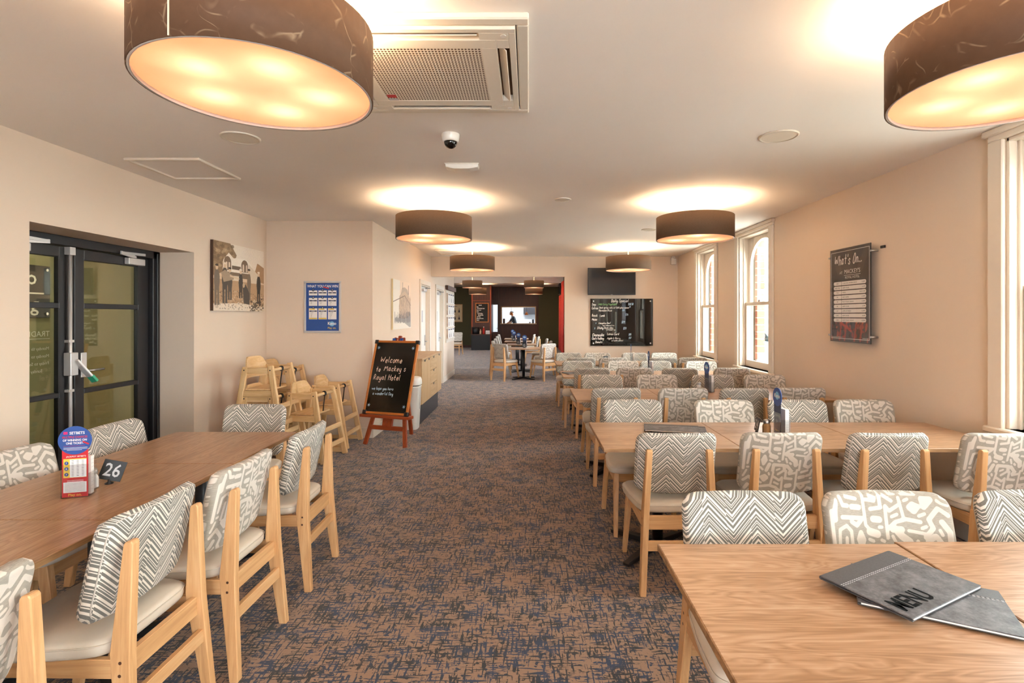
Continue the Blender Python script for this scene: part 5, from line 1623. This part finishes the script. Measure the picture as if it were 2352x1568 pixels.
pe = thing('person', 'cook in a dark shirt leaning to the left behind the serving hatch', 'person', (-.70, 26.75, 0), R(80))
J = {'hip': (0, 0, .95), 'waist': (0, .02, 1.12), 'chest': (0, .10, 1.34), 'neck': (0, .14, 1.50), 'head0': (0, .17, 1.56), 'head1': (0, .20, 1.66), 'head2': (0, .20, 1.745),
     'sl': (-.17, .10, 1.43), 'el': (-.24, .26, 1.20), 'wl': (-.16, .48, 1.08), 'hl': (-.14, .54, 1.06), 'sr': (.17, .10, 1.43), 'er': (.25, .24, 1.20), 'wr': (.16, .46, 1.07), 'hr': (.14, .52, 1.05),
     'll': (-.10, -.02, .88), 'kl': (-.10, .02, .48), 'al': (-.10, -.03, .08), 'tl': (-.10, .13, .035), 'lr': (.10, -.02, .88), 'kr': (.10, .02, .48), 'ar': (.10, -.03, .08), 'tr': (.10, .13, .035)}
RAD = {'hip': .15, 'waist': .14, 'chest': .155, 'neck': .055, 'head0': .07, 'head1': .095, 'head2': .075, 'sl': .07, 'el': .046, 'wl': .032, 'hl': .036, 'sr': .07, 'er': .046, 'wr': .032, 'hr': .036,
       'll': .095, 'kl': .06, 'al': .042, 'tl': .035, 'lr': .095, 'kr': .06, 'ar': .042, 'tr': .035}
E = ['hip waist', 'waist chest', 'chest neck', 'neck head0', 'head0 head1', 'head1 head2', 'chest sl', 'sl el', 'el wl', 'wl hl', 'chest sr', 'sr er', 'er wr', 'wr hr', 'hip ll', 'll kl', 'kl al', 'al tl', 'hip lr', 'lr kr', 'kr ar', 'ar tr']
for hnd in 'lr':
    hx, hy, hz = J['h' + hnd]; s_ = -1 if hnd == 'l' else 1
    for k in range(5):
        a = (hx + (k - 1.5) * .022 if k < 4 else hx - s_ * .045, hy + (.05 if k < 4 else .01), hz - .005)
        c = (a[0] + (0 if k < 4 else -s_ * .012), a[1] + (.035 - abs(k - 1.5) * .006 if k < 4 else .03), hz - .025)
        J['f%s%d' % (hnd, k)] = a; J['g%s%d' % (hnd, k)] = c; RAD['f%s%d' % (hnd, k)] = .010; RAD['g%s%d' % (hnd, k)] = .008
        E += ['h%s f%s%d' % (hnd, hnd, k), 'f%s%d g%s%d' % (hnd, k, hnd, k)]
names = list(J); idx = {k: i for i, k in enumerate(names)}
me = bpy.data.meshes.new('body'); me.from_pydata([J[k] for k in names], [tuple(idx[q] for q in e.split()) for e in E], [])
bo = link(me, 'body', pe)
md = bo.modifiers.new('skin', 'SKIN')
for i, k in enumerate(names):
    sv = me.skin_vertices[0].data[i]; sv.radius = (RAD[k], RAD[k] * (.78 if k in ('hip', 'waist', 'chest') else 1)); sv.use_root = (k == 'hip')
md.use_smooth_shade = True
ms_ = bo.modifiers.new('sub', 'SUBSURF'); ms_.levels = 1; ms_.render_levels = 2
t = NT('cook_clothes')
sp = t.n('ShaderNodeSeparateXYZ'); tc = t.n('ShaderNodeTexCoord'); t.l(tc.outputs['Object'], sp.inputs[0])
skin_up = t.math('GREATER_THAN', sp.outputs[2], 1.495)
fore = t.math('MULTIPLY', t.math('GREATER_THAN', sp.outputs[1], .235), t.math('GREATER_THAN', sp.outputs[2], .9))
sk = t.math('MAXIMUM', skin_up, t.math('MULTIPLY', fore, t.math('LESS_THAN', sp.outputs[2], 1.25)))
legs = t.math('LESS_THAN', sp.outputs[2], .95)
t.base(t.mix(sk, t.mix(legs, lin('3A4046'), lin('23262B')), lin('C08F72'))); t.rough(.7)
me.materials.append(t.m)
hb = B(); vs = []
hb.lathe([(.102 * math.cos(a), .10 * math.sin(a)) for a in [i * PI / 14 for i in range(8)]], 18, (0, .185, 1.675)).build('hair', MT['black'], pe)
fc = B()
for s_ in (-1, 1): fc.lathe([(0, -.010), (.012, 0), (0, .010)], 8, (s_ * .033, .288, 1.665))
fc.build('eyes', MT['ink'], pe)
B().lathe([(0, -.02), (.014, -.01), (.009, .02), (0, .03)], 8, (0, .30, 1.635)).build('nose', plain('skin_tone', 'B98768', .6), pe)

# ================================================================== OUTSIDE THE WINDOWS
ca = thing('parked_car', 'silver parked car seen through the taller window', 'car', (7.1, 14.9, -.1), R(8))
side = [(-2.1, .35), (-2.15, .62), (-1.95, .82), (-1.2, .92), (-.55, 1.36), (.75, 1.40), (1.45, .98), (2.0, .90), (2.15, .62), (2.1, .35)]
vs = []; fs = []
for x in (-.82, .82):
    for y, z in side: vs.append((x * (.86 if z > 1.1 else 1), y, z))
k = len(side)
fs = [tuple(range(k)), tuple(range(2 * k - 1, k - 1, -1))] + [(i, (i + 1) % k, k + (i + 1) % k, k + i) for i in range(k)]
B().add(vs, fs).build('car_body', MT['carpaint'], ca, .05, 2)
for sx in (-1, 1):
    B().prism([(-1.0, .93), (-.5, 1.30), (.68, 1.33), (1.25, .97)], sx * .79 - .06 * sx, sx * .835, 'x').build('side_window', MT['carglass'], ca)
    for y in (-1.3, 1.3):
        B().tube([(sx * .64, y, .31), (sx * .84, y, .31)], .31, 24).build('wheel', MT['tyre'], ca)
    B().cbox(sx * .7, -2.06, .70, .2, .18, .12).build('tail_lamp', MT['rprint'], ca)
